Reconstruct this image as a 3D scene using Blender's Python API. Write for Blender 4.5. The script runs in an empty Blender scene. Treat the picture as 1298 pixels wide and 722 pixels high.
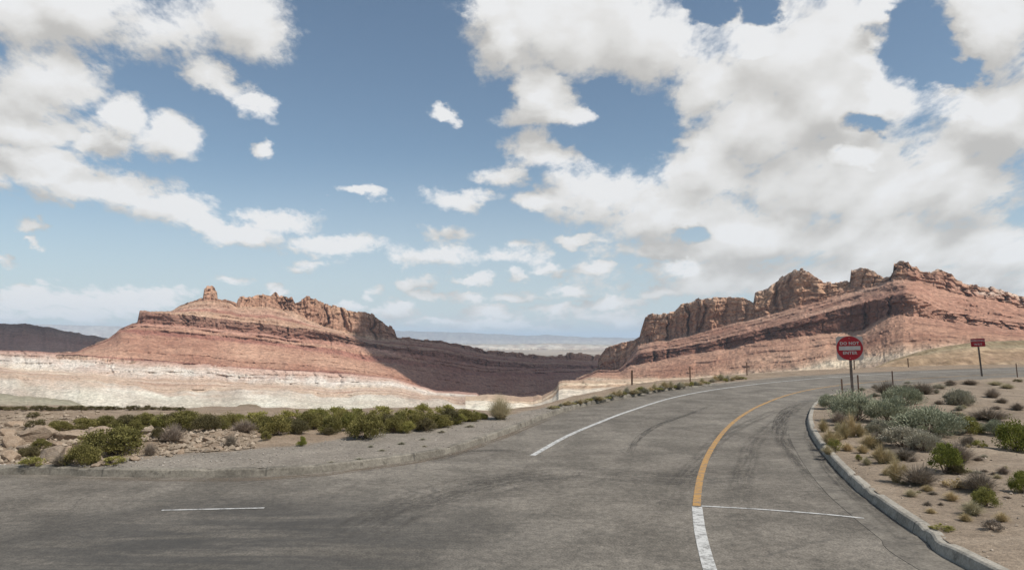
import bpy, bmesh, math, random
import numpy as np
from mathutils import Vector, Matrix

# ------------------------------------------------------------------ camera, sky, sun, exposure
SC = bpy.context.scene
COL = SC.collection
W0, H0, FPX = 1298.0, 722.0, 846.0
CAM_H = 2.5
PITCH = math.atan(69.0 / FPX)
cam_d = bpy.data.cameras.new('camera')
cam_d.sensor_width = 36.0
cam_d.lens = 36.0 * FPX / W0
cam_d.clip_start = 0.1
cam_d.clip_end = 120000.0
cam = bpy.data.objects.new('camera', cam_d)
COL.objects.link(cam)
cam.location = (0, 0, CAM_H)
cam.rotation_euler = (math.pi / 2 + PITCH, 0, 0)
SC.camera = cam

SUN_EL, SUN_AZ = math.radians(54), math.radians(122)      # azimuth clockwise from +Y (ahead)
SUN_DIR = np.array([math.sin(SUN_AZ) * math.cos(SUN_EL), math.cos(SUN_AZ) * math.cos(SUN_EL), math.sin(SUN_EL)])
sun_d = bpy.data.lights.new('sun', 'SUN')
sun_d.energy = 3.9
sun_d.angle = math.radians(0.5)
sun_d.color = (1.0, 0.955, 0.89)
sun = bpy.data.objects.new('sun', sun_d)
COL.objects.link(sun)
sun.rotation_euler = Vector(SUN_DIR).to_track_quat('Z', 'Y').to_euler()
sun.location = (60, -6, 90)

SC.view_settings.view_transform = 'Standard'
SC.view_settings.look = 'None'
SC.view_settings.gamma = 1.0
SC.view_settings.use_curve_mapping = False
SC.view_settings.exposure = 0.12
SC.cycles.use_denoising = True
SC.cycles.max_bounces = 6
SC.cycles.diffuse_bounces = 3
SC.cycles.transparent_max_bounces = 12
SC.cycles.volume_bounces = 1

CP, SP = math.cos(PITCH), math.sin(PITCH)


def ray(px, py):
    px = np.asarray(px, float); py = np.asarray(py, float)
    x = (px - W0 / 2) / FPX
    v = (H0 / 2 - py) / FPX
    return np.stack([x, CP - SP * v, SP + CP * v], -1)


def at(px, py, dist):
    """world point on the ray of a photo pixel at forward distance dist"""
    d = ray(px, py)
    s = np.asarray(dist, float) / d[..., 1]
    p = d * s[..., None]
    p[..., 2] += CAM_H
    return p


def gnd(px, py, z=0.0):
    d = ray(px, py)
    s = (z - CAM_H) / d[..., 2]
    p = d * s[..., None]
    p[..., 2] += CAM_H
    return p


# node helper
class NT:
    def __init__(self, tree):
        self.t = tree; self.n = tree.nodes; self.l = tree.links

    def node(self, typ, **kw):
        n = self.n.new(typ)
        for k, v in kw.items():
            setattr(n, k, v)
        return n

    def link(self, a, b):
        self.l.new(a, b)

    def setin(self, sock, v):
        if isinstance(v, bpy.types.NodeSocket):
            self.l.new(v, sock)
        else:
            sock.default_value = v

    def math(self, op, a, b=None, c=None, clamp=False):
        n = self.node('ShaderNodeMath', operation=op, use_clamp=clamp)
        self.setin(n.inputs[0], a)
        if b is not None: self.setin(n.inputs[1], b)
        if c is not None: self.setin(n.inputs[2], c)
        return n.outputs[0]

    def vmath(self, op, a, b=None, c=None):
        n = self.node('ShaderNodeVectorMath', operation=op)
        self.setin(n.inputs[0], a)
        if b is not None: self.setin(n.inputs[1], b)
        if c is not None: self.setin(n.inputs[2], c)
        return n.outputs['Value'] if op in ('DOT_PRODUCT', 'LENGTH') else n.outputs[0]

    def smooth(self, v, lo, hi, a=0.0, b=1.0):
        n = self.node('ShaderNodeMapRange', interpolation_type='SMOOTHSTEP')
        self.setin(n.inputs['Value'], v)
        n.inputs['From Min'].default_value = lo; n.inputs['From Max'].default_value = hi
        n.inputs['To Min'].default_value = a; n.inputs['To Max'].default_value = b
        return n.outputs[0]

    def mix(self, f, a, b, mode='MIX'):
        n = self.node('ShaderNodeMix', data_type='RGBA', blend_type=mode)
        self.setin(n.inputs[0], f)
        for s, v in ((n.inputs[6], a), (n.inputs[7], b)):
            if isinstance(v, bpy.types.NodeSocket): self.l.new(v, s)
            else: s.default_value = (*v, 1.0) if len(v) == 3 else v
        return n.outputs[2]

    def noise(self, vec, scale, detail=4, rough=0.55, dist=0.0, dim='3D'):
        n = self.node('ShaderNodeTexNoise', noise_dimensions=dim)
        if vec is not None: self.l.new(vec, n.inputs['Vector'])
        n.inputs['Scale'].default_value = scale
        n.inputs['Detail'].default_value = detail
        n.inputs['Roughness'].default_value = rough
        n.inputs['Distortion'].default_value = dist
        return n.outputs[0]

    def ramp(self, f, stops):
        n = self.node('ShaderNodeValToRGB')
        e = n.color_ramp.elements
        while len(e) < len(stops): e.new(0.5)
        for el, (p, c) in zip(e, stops):
            el.position = p; el.color = (*c, 1.0)
        self.setin(n.inputs[0], f)
        return n.outputs[0]

    def comb(self, x, y, z):
        n = self.node('ShaderNodeCombineXYZ')
        for s, v in zip(n.inputs, (x, y, z)): self.setin(s, v)
        return n.outputs[0]

    def sep(self, v):
        n = self.node('ShaderNodeSeparateXYZ'); self.l.new(v, n.inputs[0])
        return n.outputs


# ---- world: Nishita sky with procedural cumulus in directions round the horizon
# (bearing px, height px, half width, half height, tilt deg, weight) read off the photo
CLOUDS = [
    (90, 8, 190, 52, 0), (230, 30, 120, 62, 5), (310, 20, 62, 70, 0), (270, 98, 62, 26, 25), (318, 128, 40, 20, 35),
    (45, 112, 84, 62, 0), (30, 166, 110, 30, 0), (160, 150, 42, 30, 10), (212, 168, 46, 36, 15), (130, 185, 60, 20, 0),
    (50, 212, 110, 30, 5), (130, 236, 130, 36, 12), (220, 258, 80, 24, 12), (300, 297, 62, 18, 0), (262, 284, 46, 16, 10), (348, 276, 60, 17, 3),
    (420, 310, 82, 18, 0), (392, 333, 46, 10, 0), (44, 284, 27, 14, 0), (45, 307, 15, 6, 0), (0, 332, 20, 10, 0),
    (40, 376, 70, 18, 0), (140, 382, 100, 20, 0), (210, 372, 50, 12, 0), (335, 190, 16, 11, 10), (565, 147, 20, 11, 20), (462, 246, 36, 9, 5),
    (585, 252, 56, 18, 3), (566, 294, 40, 14, 5), (556, 319, 66, 17, 3), (655, 322, 50, 16, 5), (655, 348, 18, 12, 0),
    (601, 354, 30, 8, 0), (527, 362, 28, 15, 0), (478, 367, 18, 10, 0), (690, 340, 32, 10, 0), (355, 366, 15, 9, 0), (757, 336, 24, 9, 0),
    (620, 398, 40, 11, 0), (560, 404, 40, 7, 0), (700, 395, 50, 9, 0), (780, 385, 50, 9, 0), (440, 385, 24, 8, 0),
    (720, 40, 120, 66, 10), (640, 50, 42, 46, 40), (620, 8, 34, 28, 20), (690, 120, 44, 42, 20), (716, 146, 84, 17, -3),
    (830, 50, 130, 72, 20), (900, 110, 70, 62, 30), (1000, 70, 140, 100, 10), (960, 160, 128, 84, 10), (1060, 130, 120, 80, 20),
    (900, 212, 120, 62, 5), (1060, 220, 200, 90, 5), (1200, 240, 150, 90, 0), (1260, 150, 80, 70, 0), (1250, 40, 66, 76, 0), (1400, 150, 140, 200, 0),
    (690, 195, 52, 30, 10), (640, 222, 50, 20, 0), (676, 250, 27, 18, 0), (770, 240, 100, 46, 5), (860, 272, 130, 48, 5), (950, 300, 140, 52, 0),
    (1110, 310, 190, 66, 0), (1260, 320, 120, 66, 0), (830, 318, 80, 18, 0), (735, 303, 28, 9, 0), (1000, 350, 260, 40, 0), (1210, 360, 220, 50, 0),
    (1110, 10, 36, 22, -30),
    (590, 379, 24, 9, 0), (655, 376, 34, 9, 0), (722, 369, 34, 10, 0), (640, 411, 90, 10, 0), (505, 391, 30, 9, 0), (765, 402, 60, 10, 0), (830, 374, 44, 12, 0), (450, 408, 50, 8, 0), (290, 358, 30, 8, 0), (540, 378, 24, 8, 0), (80, 398, 120, 12, 0), (850, 345, 60, 14, 0),
]
HOLES = [(815, 165, 52, 34, 20), (772, 130, 28, 22, 30), (1165, 50, 46, 48, 0), (1215, 88, 34, 18, 0), (1098, 153, 30, 12, 0), (900, 8, 30, 16, 0), (960, 12, 22, 18, 0), (880, 297, 22, 12, 0)]

world = bpy.data.worlds.new('World')
SC.world = world
world.use_nodes = True
world.cycles.sampling_method = 'MANUAL'
world.cycles.sample_map_resolution = 256


def cloud_group():
    g = bpy.data.node_groups.new('cloud_field', 'ShaderNodeTree')
    g.interface.new_socket('P', in_out='INPUT', socket_type='NodeSocketVector')
    g.interface.new_socket('Density', in_out='OUTPUT', socket_type='NodeSocketFloat')
    g.interface.new_socket('Volume', in_out='OUTPUT', socket_type='NodeSocketFloat')
    T = NT(g)
    gi = T.node('NodeGroupInput'); go = T.node('NodeGroupOutput')
    P = gi.outputs[0]

    def d2(c):
        px, py, rx, ry, tilt = c
        q = ray(px, py); U, V = q[0] / q[1], q[2] / q[1]
        k = 1.0 + 0.5 * V * V
        rx, ry = rx / FPX * k, ry / FPX * k
        if tilt == 0:
            v = T.vmath('MULTIPLY_ADD', P, (1 / rx, 1 / ry, 0.0), (-U / rx, -V / ry, 0.0))
        else:
            a = math.radians(-tilt)
            ca, sa = math.cos(a), math.sin(a)
            v0 = T.vmath('ADD', P, (-U, -V, 0.0))
            v = T.comb(T.vmath('DOT_PRODUCT', v0, (ca / rx, sa / rx, 0)), T.vmath('DOT_PRODUCT', v0, (-sa / ry, ca / ry, 0)), 0.0)
        r2 = T.vmath('DOT_PRODUCT', v, v)
        kk = max(0.80, min(1.0, min(rx, ry * 1.6) * FPX / 30.0))
        return r2 if kk >= 1.0 or c in HOLES else T.math('MULTIPLY_ADD', r2, kk, 1.0 - kk)
    P1 = P
    w1 = T.node('ShaderNodeTexNoise'); T.link(T.vmath('MULTIPLY', P, (1, 1.5, 1)), w1.inputs['Vector'])
    w1.inputs['Scale'].default_value = 15.0; w1.inputs['Detail'].default_value = 7; w1.inputs['Roughness'].default_value = 0.6
    P = T.vmath('ADD', P, T.vmath('MULTIPLY', T.vmath('SUBTRACT', w1.outputs['Color'], (0.5, 0.5, 0.5)), (0.085, 0.06, 0.0)))
    acc = None
    for c in CLOUDS:
        d = d2(c)
        acc = d if acc is None else T.math('SMOOTH_MIN', acc, d, 0.25)
    m = T.math('SUBTRACT', 1.0, T.math('SQRT', T.math('MAXIMUM', acc, 0.0)))
    hole = None
    for c in HOLES:
        d = d2(c)
        hole = d if hole is None else T.math('MINIMUM', hole, d)
    hm = T.math('SUBTRACT', 1.0, T.math('SQRT', hole))
    lowc = T.math('MULTIPLY', T.smooth(T.sep(P1)[1], 0.01, 0.05), T.smooth(T.sep(P1)[1], 0.10, 0.17, 1.0, 0.0))
    m = T.math('MAXIMUM', m, T.math('MULTIPLY_ADD', lowc, 0.62, -0.9))
    m = T.math('MINIMUM', m, 0.85)
    m = T.math('SUBTRACT', m, T.math('MULTIPLY', T.math('MAXIMUM', T.math('ADD', hm, 0.3), 0.0), 1.1))
    s = T.sep(P1)
    den = T.math('ADD', T.math('MAXIMUM', s[1], -0.05), 0.38)
    qx = T.math('DIVIDE', s[0], den); qy = T.math('DIVIDE', 0.75, den)
    q = T.comb(qx, qy, 0.37)
    w = T.node('ShaderNodeTexNoise'); T.link(q, w.inputs['Vector'])
    w.inputs['Scale'].default_value = 3.0; w.inputs['Detail'].default_value = 2
    qw = T.vmath('MULTIPLY_ADD', w.outputs['Color'], (0.16, 0.16, 0.0), q)
    n1 = T.noise(qw, 4.2, 9, 0.58)
    n2 = T.noise(qw, 15.0, 6, 0.6)
    n3 = T.noise(q, 46.0, 5, 0.62)
    nn = T.math('ADD', T.math('ADD', T.math('MULTIPLY', n1, 2.0), T.math('MULTIPLY', n2, 1.15)), T.math('MULTIPLY', T.math('SUBTRACT', n3, 0.5), 0.55))
    dens = T.math('ADD', m, T.math('SUBTRACT', nn, 1.57))
    T.link(dens, go.inputs[0])
    nl = T.noise(qw, 4.2, 2.5, 0.5)
    n2l = T.noise(qw, 13.0, 2.0, 0.5)
    T.link(T.math('ADD', m, T.math('ADD', T.math('MULTIPLY', nl, 1.5), T.math('MULTIPLY', n2l, 0.62))), go.inputs[1])
    return g


CG = cloud_group()
wt = NT(world.node_tree)
wt.n.clear()
tc = wt.node('ShaderNodeTexCoord')
D = tc.outputs['Generated']
sky = wt.node('ShaderNodeTexSky', sky_type='NISHITA', sun_disc=False)
sky.sun_elevation = SUN_EL
sky.sun_rotation = SUN_AZ
sky.altitude = 1300; sky.air_density = 1.0; sky.dust_density = 1.4; sky.ozone_density = 1.6
SKY_STRENGTH = 0.115
s3 = wt.sep(D)
dy = wt.math('MAXIMUM', s3[1], 0.12)
U = wt.math('DIVIDE', s3[0], dy); V = wt.math('DIVIDE', s3[2], dy)
P0 = wt.comb(U, V, 0.0)


def cg(P):
    n = wt.node('ShaderNodeGroup'); n.node_tree = CG
    wt.link(P, n.inputs[0]); return n.outputs[0], n.outputs[1]


d0, v0 = cg(P0)
d1, v1 = cg(wt.vmath('ADD', P0, (0.018, 0.052, 0.0)))
alpha = wt.smooth(d0, -0.10, 0.46)
relief_ = wt.math('SUBTRACT', v0, v1)
fine_ = wt.noise(wt.comb(U, wt.math('MULTIPLY', V, 1.6), 0.7), 26.0, 5, 0.6)
relief_ = wt.math('ADD', relief_, wt.math('MULTIPLY', wt.math('SUBTRACT', fine_, 0.5), 0.32))
grain = wt.noise(wt.comb(U, wt.math('MULTIPLY', V, 1.9), 0.1), 3.6, 5, 0.5)
lit = wt.smooth(wt.math('ADD', relief_, wt.math('MULTIPLY', wt.math('SUBTRACT', grain, 0.47), 1.0)), -0.60, 0.62)
ccol = wt.ramp(lit, [(0.0, (0.50, 0.485, 0.462)), (0.3, (0.61, 0.595, 0.57)), (0.6, (0.70, 0.69, 0.67)), (0.85, (0.75, 0.74, 0.725)), (1.0, (0.80, 0.80, 0.80))])
# other bearings: plain broken cumulus
gn = wt.noise(wt.vmath('MULTIPLY', D, (1, 1, 2.2)), 3.0, 8, 0.58)
galpha = wt.smooth(gn, 0.5, 0.62)
back = wt.smooth(s3[1], 0.14, 0.34)
alpha = wt.math('ADD', wt.math('MULTIPLY', alpha, back), wt.math('MULTIPLY', galpha, wt.math('SUBTRACT', 1.0, back)))
alpha = wt.math('MULTIPLY', alpha, wt.smooth(s3[2], -0.01, 0.02, 0.0, 0.97))
skc = wt.vmath('MULTIPLY', sky.outputs[0], (SKY_STRENGTH * 1.02, SKY_STRENGTH * 1.0, SKY_STRENGTH * 0.88))
skc = wt.mix(wt.smooth(V, 0.0, 0.30, 0.72, 0.0), skc, (0.50, 0.565, 0.62))
mixc = wt.mix(alpha, skc, ccol)
bg = wt.node('ShaderNodeBackground')
wt.link(mixc, bg.inputs[0]); bg.inputs[1].default_value = 1.0
wo = wt.node('ShaderNodeOutputWorld')
wt.link(bg.outputs[0], wo.inputs[0])

# ------------------------------------------------------------------ numpy noise + mesh helpers
rnd = random.Random(7)


def _h(x, y, z, s):
    n = (x.astype(np.int64) * 374761393 + y.astype(np.int64) * 668265263 + z.astype(np.int64) * 2147483647 + s * 974634777) & 0xFFFFFFFF
    n = ((n ^ (n >> 13)) * 1274126177) & 0xFFFFFFFF
    n = ((n ^ (n >> 16)) * 2246822519) & 0xFFFFFFFF
    return ((n ^ (n >> 15)) & 0xFFFFFF) / float(0xFFFFFF)


def vnoise(x, y, z=0.0, s=0):
    x, y, z = np.broadcast_arrays(np.asarray(x, float), np.asarray(y, float), np.asarray(z, float))
    xi, yi, zi = np.floor(x), np.floor(y), np.floor(z)
    fx, fy, fz = x - xi, y - yi, z - zi
    fx = fx * fx * (3 - 2 * fx); fy = fy * fy * (3 - 2 * fy); fz = fz * fz * (3 - 2 * fz)
    r = 0
    for a in (0, 1):
        for b in (0, 1):
            for c in (0, 1):
                w = (fx if a else 1 - fx) * (fy if b else 1 - fy) * (fz if c else 1 - fz)
                r = r + w * _h(xi + a, yi + b, zi + c, s)
    return r


def fbm(x, y, z=0.0, o=4, s=0, rough=0.5):
    r = 0; a = 1.0; t = 0
    for k in range(o):
        r = r + a * vnoise(np.asarray(x) * 2 ** k, np.asarray(y) * 2 ** k, np.asarray(z) * 2 ** k, s + k * 17)
        t += a; a *= rough
    return r / t


def ridged(x, y, z=0.0, o=3, s=0):
    r = 0; a = 1.0; t = 0
    for k in range(o):
        r = r + a * (1 - np.abs(2 * vnoise(np.asarray(x) * 2 ** k, np.asarray(y) * 2 ** k, np.asarray(z) * 2 ** k, s + k * 13) - 1))
        t += a; a *= 0.5
    return r / t


def I(poly, x):
    p = np.array(poly, float)
    return np.interp(x, p[:, 0], p[:, 1])


def obj(name, me, mat=None, parent=None, **props):
    o = bpy.data.objects.new(name, me)
    COL.objects.link(o)
    if mat is not None and me is not None:
        me.materials.clear(); me.materials.append(mat)
    if parent is not None: o.parent = parent
    for k, v in props.items():
        if v is not None: o[k] = v
    return o


def mesh_np(name, verts, faces, smooth=True, attrs=None):
    """faces: (n,4) or (n,3) int array"""
    verts = np.ascontiguousarray(verts, np.float32).reshape(-1, 3)
    faces = np.ascontiguousarray(faces, np.int32)
    me = bpy.data.meshes.new(name)
    n, k = faces.shape
    me.vertices.add(len(verts)); me.vertices.foreach_set('co', verts.ravel())
    me.loops.add(n * k); me.loops.foreach_set('vertex_index', faces.ravel())
    me.polygons.add(n)
    me.polygons.foreach_set('loop_start', np.arange(0, n * k, k, dtype=np.int32))
    me.polygons.foreach_set('loop_total', np.full(n, k, np.int32))
    me.update(calc_edges=True)
    me.validate()
    me.polygons.foreach_set('use_smooth', np.full(len(me.polygons), smooth, bool))
    for nm, a in (attrs or {}).items():
        a = np.asarray(a, np.float32)
        if a.ndim == 1:
            at_ = me.attributes.new(nm, 'FLOAT', 'POINT'); at_.data.foreach_set('value', a)
        else:
            at_ = me.attributes.new(nm, 'FLOAT_COLOR', 'POINT')
            if a.shape[1] == 3: a = np.concatenate([a, np.ones((len(a), 1), np.float32)], 1)
            at_.data.foreach_set('color', np.ascontiguousarray(a).ravel())
    return me


def grid_faces(nr, nc, flip=False):
    i = np.arange(nr - 1)[:, None] * nc + np.arange(nc - 1)[None, :]
    f = np.stack([i, i + 1, i + nc + 1, i + nc], -1).reshape(-1, 4)
    return f[:, ::-1] if flip else f


def new_mat(name):
    m = bpy.data.materials.new(name); m.use_nodes = True
    T = NT(m.node_tree); T.n.clear()
    out = T.node('ShaderNodeOutputMaterial')
    b = T.node('ShaderNodeBsdfPrincipled')
    T.link(b.outputs[0], out.inputs[0])
    b.inputs['Specular IOR Level'].default_value = 0.25
    return m, T, b, out


def bump(T, b, h, strength, dist):
    n = T.node('ShaderNodeBump'); n.inputs['Strength'].default_value = strength; n.inputs['Distance'].default_value = dist
    T.link(h, n.inputs['Height']); T.link(n.outputs[0], b.inputs['Normal'])


def simple_mat(name, col, rough=0.7, metal=0.0, var=0.15, scale=20.0, spec=0.3):
    m, T, b, _ = new_mat(name)
    g = T.node('ShaderNodeTexCoord')
    n = T.noise(g.outputs['Object'], scale, 5, 0.6)
    c = T.mix(T.smooth(n, 0.3, 0.7), tuple(v * (1 - var) for v in col), tuple(min(1, v * (1 + var)) for v in col))
    T.link(c, b.inputs['Base Color'])
    b.inputs['Roughness'].default_value = rough; b.inputs['Metallic'].default_value = metal
    b.inputs['Specular IOR Level'].default_value = spec
    return m


def geo_pos(T):
    return T.node('ShaderNodeNewGeometry').outputs['Position']


# ------------------------------------------------------------------ rock material (colour from the beds themselves)
def rock_mat(name, scale=1.0, speck=0.5, bstr=0.5, tint=(1.2, 1.2, 1.2)):
    m, T, b, _ = new_mat(name)
    a = T.node('ShaderNodeAttribute', attribute_name='rock')
    P = geo_pos(T)
    n1 = T.noise(T.vmath('MULTIPLY', P, (0.13 * scale, 0.13 * scale, 0.26 * scale)), 1.0, 6, 0.62)
    n2 = T.noise(P, 0.28 * scale, 6, 0.65)
    c = T.mix(T.smooth(n1, 0.3, 0.7), tuple(v * 0.62 for v in tint), tint)
    c = T.mix(1.0, a.outputs['Color'], c, 'MULTIPLY')
    c = T.mix(1.0, c, T.mix(T.smooth(n2, 0.32, 0.68), (0.78, 0.77, 0.76), (1.16, 1.16, 1.16)), 'MULTIPLY')
    # scattered low scrub and blocks lying on the slopes
    n3 = T.noise(P, 0.42 * scale, 3, 0.5)
    dots = T.math('MULTIPLY', T.smooth(n3, 0.6, 0.66), speck)
    c = T.mix(dots, c, (0.12, 0.085, 0.065))
    T.link(c, b.inputs['Base Color'])
    b.inputs['Roughness'].default_value = 0.95
    b.inputs['Specular IOR Level'].default_value = 0.1
    h = T.math('ADD', n1, T.math('MULTIPLY', n2, 0.8))
    bump(T, b, h, bstr, 3.0 / scale)
    return m


ROCK = rock_mat('layered_rock', 1.0, 0.62, 0.6, (1.19, 1.09, 1.04))
PALE = rock_mat('pale_badland', 2.0, 0.15, 0.35)
FAR = rock_mat('distant_rock', 0.05, 0.3, 0.2)


def loft(name, mat, x0, x1, dx, contours, rows, amp_cliff, amp_talus, palette, hook=None, back=70.0, seed=0, jag=1.2,
         ledge=1.5, flute=14.0, bottom=-135.0, streak=0.5, label=None, bands=(0.10, 26.0), smooth_from=2, falls=(14.0, 3.0, 0.6), relief=1.0, ledges=(), block=0.0, jag2=None, spur=None):
    """A real ridge: contour lines each at its own distance, joined top to foot, with a flat back and a rear slope."""
    xs = np.arange(x0, x1 + dx * 0.5, dx)
    n = len(xs); K = len(contours)
    Cs = []
    Ds = []
    prev = None
    for k, (yp, dp) in enumerate(contours):
        y = I(yp, xs); d = I(dp, xs)
        if k >= smooth_from:
            w = np.hanning(25); w /= w.sum(); y = np.convolve(np.pad(y, 12, mode='edge'), w, 'valid')
        y = y + (fbm(xs * (0.11 if jag2 is None else 0.026), k * 7.3, 0, 4 if jag2 is None else 3, seed + 5) - 0.5) * (jag * 1.6 if k == 0 else jag if jag2 is None else jag2[k])
        if k == 0 and block:
            q = xs / 5.5 + 1.2 * fbm(xs / 17.0, 0, 0, 2, seed + 40)
            y = y + (vnoise(np.floor(q), 0.3, 0, seed + 41) - 0.5) * block * np.clip((I(contours[1][0], xs) - y) / 8.0, 0.15, 1)
        if prev is not None: y = np.maximum(y, prev + 0.12)
        prev = y
        Cs.append(at(xs, y, d)); Ds.append(d)
    vs = []; Ps = []
    for k in range(K - 1):
        for t in np.linspace(0, 1, rows[k], endpoint=(k == K - 2)):
            Ps.append(Cs[k] * (1 - t) + Cs[k + 1] * t); vs.append(k + t)
    P = np.array(Ps); v = np.array(vs)[:, None] * np.ones((1, n))
    # metres along the ridge
    w = np.hanning(41); w /= w.sum()
    mid = np.stack([np.convolve(np.pad(Cs[min(1, K - 1)][:, q], 20, mode='edge'), w, 'valid') for q in (0, 1)], 1)
    s = np.concatenate([[0], np.cumsum(np.linalg.norm(np.diff(mid, axis=0), axis=1))])[None, :] * np.ones_like(v)
    s = s + (fbm(s / 35, v * 3.1, 0, 3, seed + 30) - 0.5) * 14 * relief
    z = P[..., 2]
    rad = P[..., :2] / np.linalg.norm(P[..., :2], axis=-1, keepdims=True)
    A = np.interp(v, *amp_cliff); B = np.interp(v, *amp_talus)
    fl = ridged(s / flute, z / (flute * 7), 0.0, 4, seed + 1) - 0.55
    blk = fbm(s / (flute * 3.2), z / 60.0, 0.0, 3, seed + 2) - 0.5
    off = A * (fl * 0.8 + blk * 1.6)
    gul = ridged(s / 24.0 + 1.6 * fbm(s / 45, v * 2.4, 0, 4, seed + 9), v * 0.8, 0.0, 4, seed + 3) - 0.55
    off = off + B * gul
    if spur is not None:
        off = off + np.interp(v, *spur) * (ridged(s / 62.0 + 0.5 * fbm(s / 80, v, 0, 2, seed + 50), v * 0.35, 0.0, 3, seed + 51) - 0.6)
    off = off + B * 0.28 * (ridged(s / 6.5, v * 1.1, 0.0, 3, seed + 23) - 0.55)
    off = off + relief * 2.6 * (fbm(s / 7.0, z / 5.0, v, 5, seed + 24, 0.65) - 0.5) * np.clip(v * 4, 0.3, 1)
    off = off + relief * 3.0 * np.clip((fbm(s / 4.0, z / 2.5, v, 2, seed + 33) - 0.6) * 5, 0, 1)
    cell = vnoise(np.floor(s / (flute * 0.55) + 0.6 * fbm(z / 20, s / 30, 0, 2, seed + 25)), np.floor(z / (flute * 1.1) + 0.5 * fbm(s / 15, 0, 0, 2, seed + 26)), 0, seed + 27)
    off = off + A * 0.42 * (cell - 0.5)
    for sc, dp in ((9.0, 0.4), (27.0, 1.15)):       # deep joints in the cliffs
        nz = vnoise(s / sc + 0.35 * fbm(z / 18, s / 40, 0, 2, seed + 44), 0.5 + z / (sc * 9), 0, seed + 45)
        off = off - A * dp * np.clip(1 - np.abs(nz - 0.5) / 0.07, 0, 1)
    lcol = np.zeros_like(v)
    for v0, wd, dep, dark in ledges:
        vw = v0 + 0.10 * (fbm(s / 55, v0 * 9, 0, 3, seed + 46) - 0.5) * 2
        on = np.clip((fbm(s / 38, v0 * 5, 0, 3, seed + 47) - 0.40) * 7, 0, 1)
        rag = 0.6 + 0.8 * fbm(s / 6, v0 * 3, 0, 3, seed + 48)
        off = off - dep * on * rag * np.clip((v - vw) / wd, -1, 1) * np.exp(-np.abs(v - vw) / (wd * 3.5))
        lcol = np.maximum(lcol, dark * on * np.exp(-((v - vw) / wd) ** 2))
    st = fbm(z * bands[0] * 2 + fbm(s / 40, v, 0, 3, seed + 4) * 2.5, s / 90.0, 0.0, 3, seed + 6)
    off = off + ledge * np.interp(A, [0.8, 2.5], [0.35, 1.0]) * (np.clip((st - 0.42) * 6, 0, 1) - 0.5)
    off = off + 1.6 * (fbm(s / 6, z / 4, off * 0.05, 3, seed + 8) - 0.5) * np.interp(v, *amp_cliff) ** 0.5
    P[..., :2] -= rad * off[..., None]
    P[..., 2] += (fbm(s / 9, v * 6, 0, 3, seed + 10) - 0.5) * np.clip(v * 3, 0, 1) * 1.4
    # colours of the beds
    keys = sorted(palette)
    pal = np.array([palette[k] for k in keys], float)
    wob = (fbm(s / 45, v * 1.2, 0, 3, seed + 11) - 0.5) * 0.22
    vv = v + wob * np.clip(v * 2, 0, 1)
    colr = np.stack([np.interp(vv, keys, pal[:, c]) for c in range(3)], -1)
    thin = fbm(vv * bands[1] + s / 400.0, s / 120.0, 0, 3, seed + 12)
    colr = colr * (1 + ((thin - 0.5) * np.interp(A, [1.2, 4.0], [0.3, 0.75]))[..., None] * np.array([0.75, 0.85, 0.9]))
    lg = fbm(s / 70.0, v * 2.2, 0, 4, seed + 14)[..., None]
    colr = colr * (1 + (lg - 0.5) * np.array([0.60, 0.85, 0.88]))
    var = fbm(s / 5.0, z / 40.0, 0, 3, seed + 13)
    dk = np.clip((var - 0.5) * 5, 0, 1) * streak * np.clip(A / 6.0, 0, 1)
    colr = colr * (1 - dk[..., None]) + np.array([0.15, 0.085, 0.06]) * dk[..., None]
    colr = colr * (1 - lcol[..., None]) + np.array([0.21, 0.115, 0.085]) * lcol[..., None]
    if hook is not None: colr = hook(colr, v, s, z, xs[None, :] * np.ones_like(v), P)
    colr = np.clip(colr, 0.01, 0.9)
    # top and rear
    r0 = np.concatenate([Cs[0][:, :2] / np.linalg.norm(Cs[0][:, :2], axis=1, keepdims=True)], 0)
    rear = []
    for dist, fall in ((back * 5, None), (back * 1.2, falls[0]), (back, falls[1]), (back * 0.45, falls[2])):
        q = P[0].copy(); q[:, :2] += r0 * dist
        if fall is None: q[:, 2] = np.minimum(bottom, q[:, 2])
        else: q[:, 2] -= fall * (0.6 + 0.8 * fbm(xs * .05, dist, 0, 2, seed)) * min(1.0, back / 60)
        rear.append(q)
    foot = P[-1].copy(); foot[:, 2] = np.minimum(foot[:, 2], bottom); foot[:, :2] -= (rad[-1] * 6)
    allP = np.concatenate([np.array(rear), P, foot[None]], 0)
    allC = np.concatenate([np.repeat(colr[:1], 4, 0), colr, colr[-1:]], 0)
    nr = allP.shape[0]
    me = mesh_np(name, allP.reshape(-1, 3), grid_faces(nr, n, True), True, {'rock': allC.reshape(-1, 3)})
    return obj(name, me, mat, kind='structure', label=label), P, xs, v


# ------------------------------------------------------------------ ground sheet (canyon floor out to the horizon)
def floor_z(x, y):
    return -114.0 + (fbm(x / 300.0, y / 300.0, 0, 3, 3) - 0.5) * 6 * np.clip(np.hypot(x, y) / 800 - 0.2, 0, 1)


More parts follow.
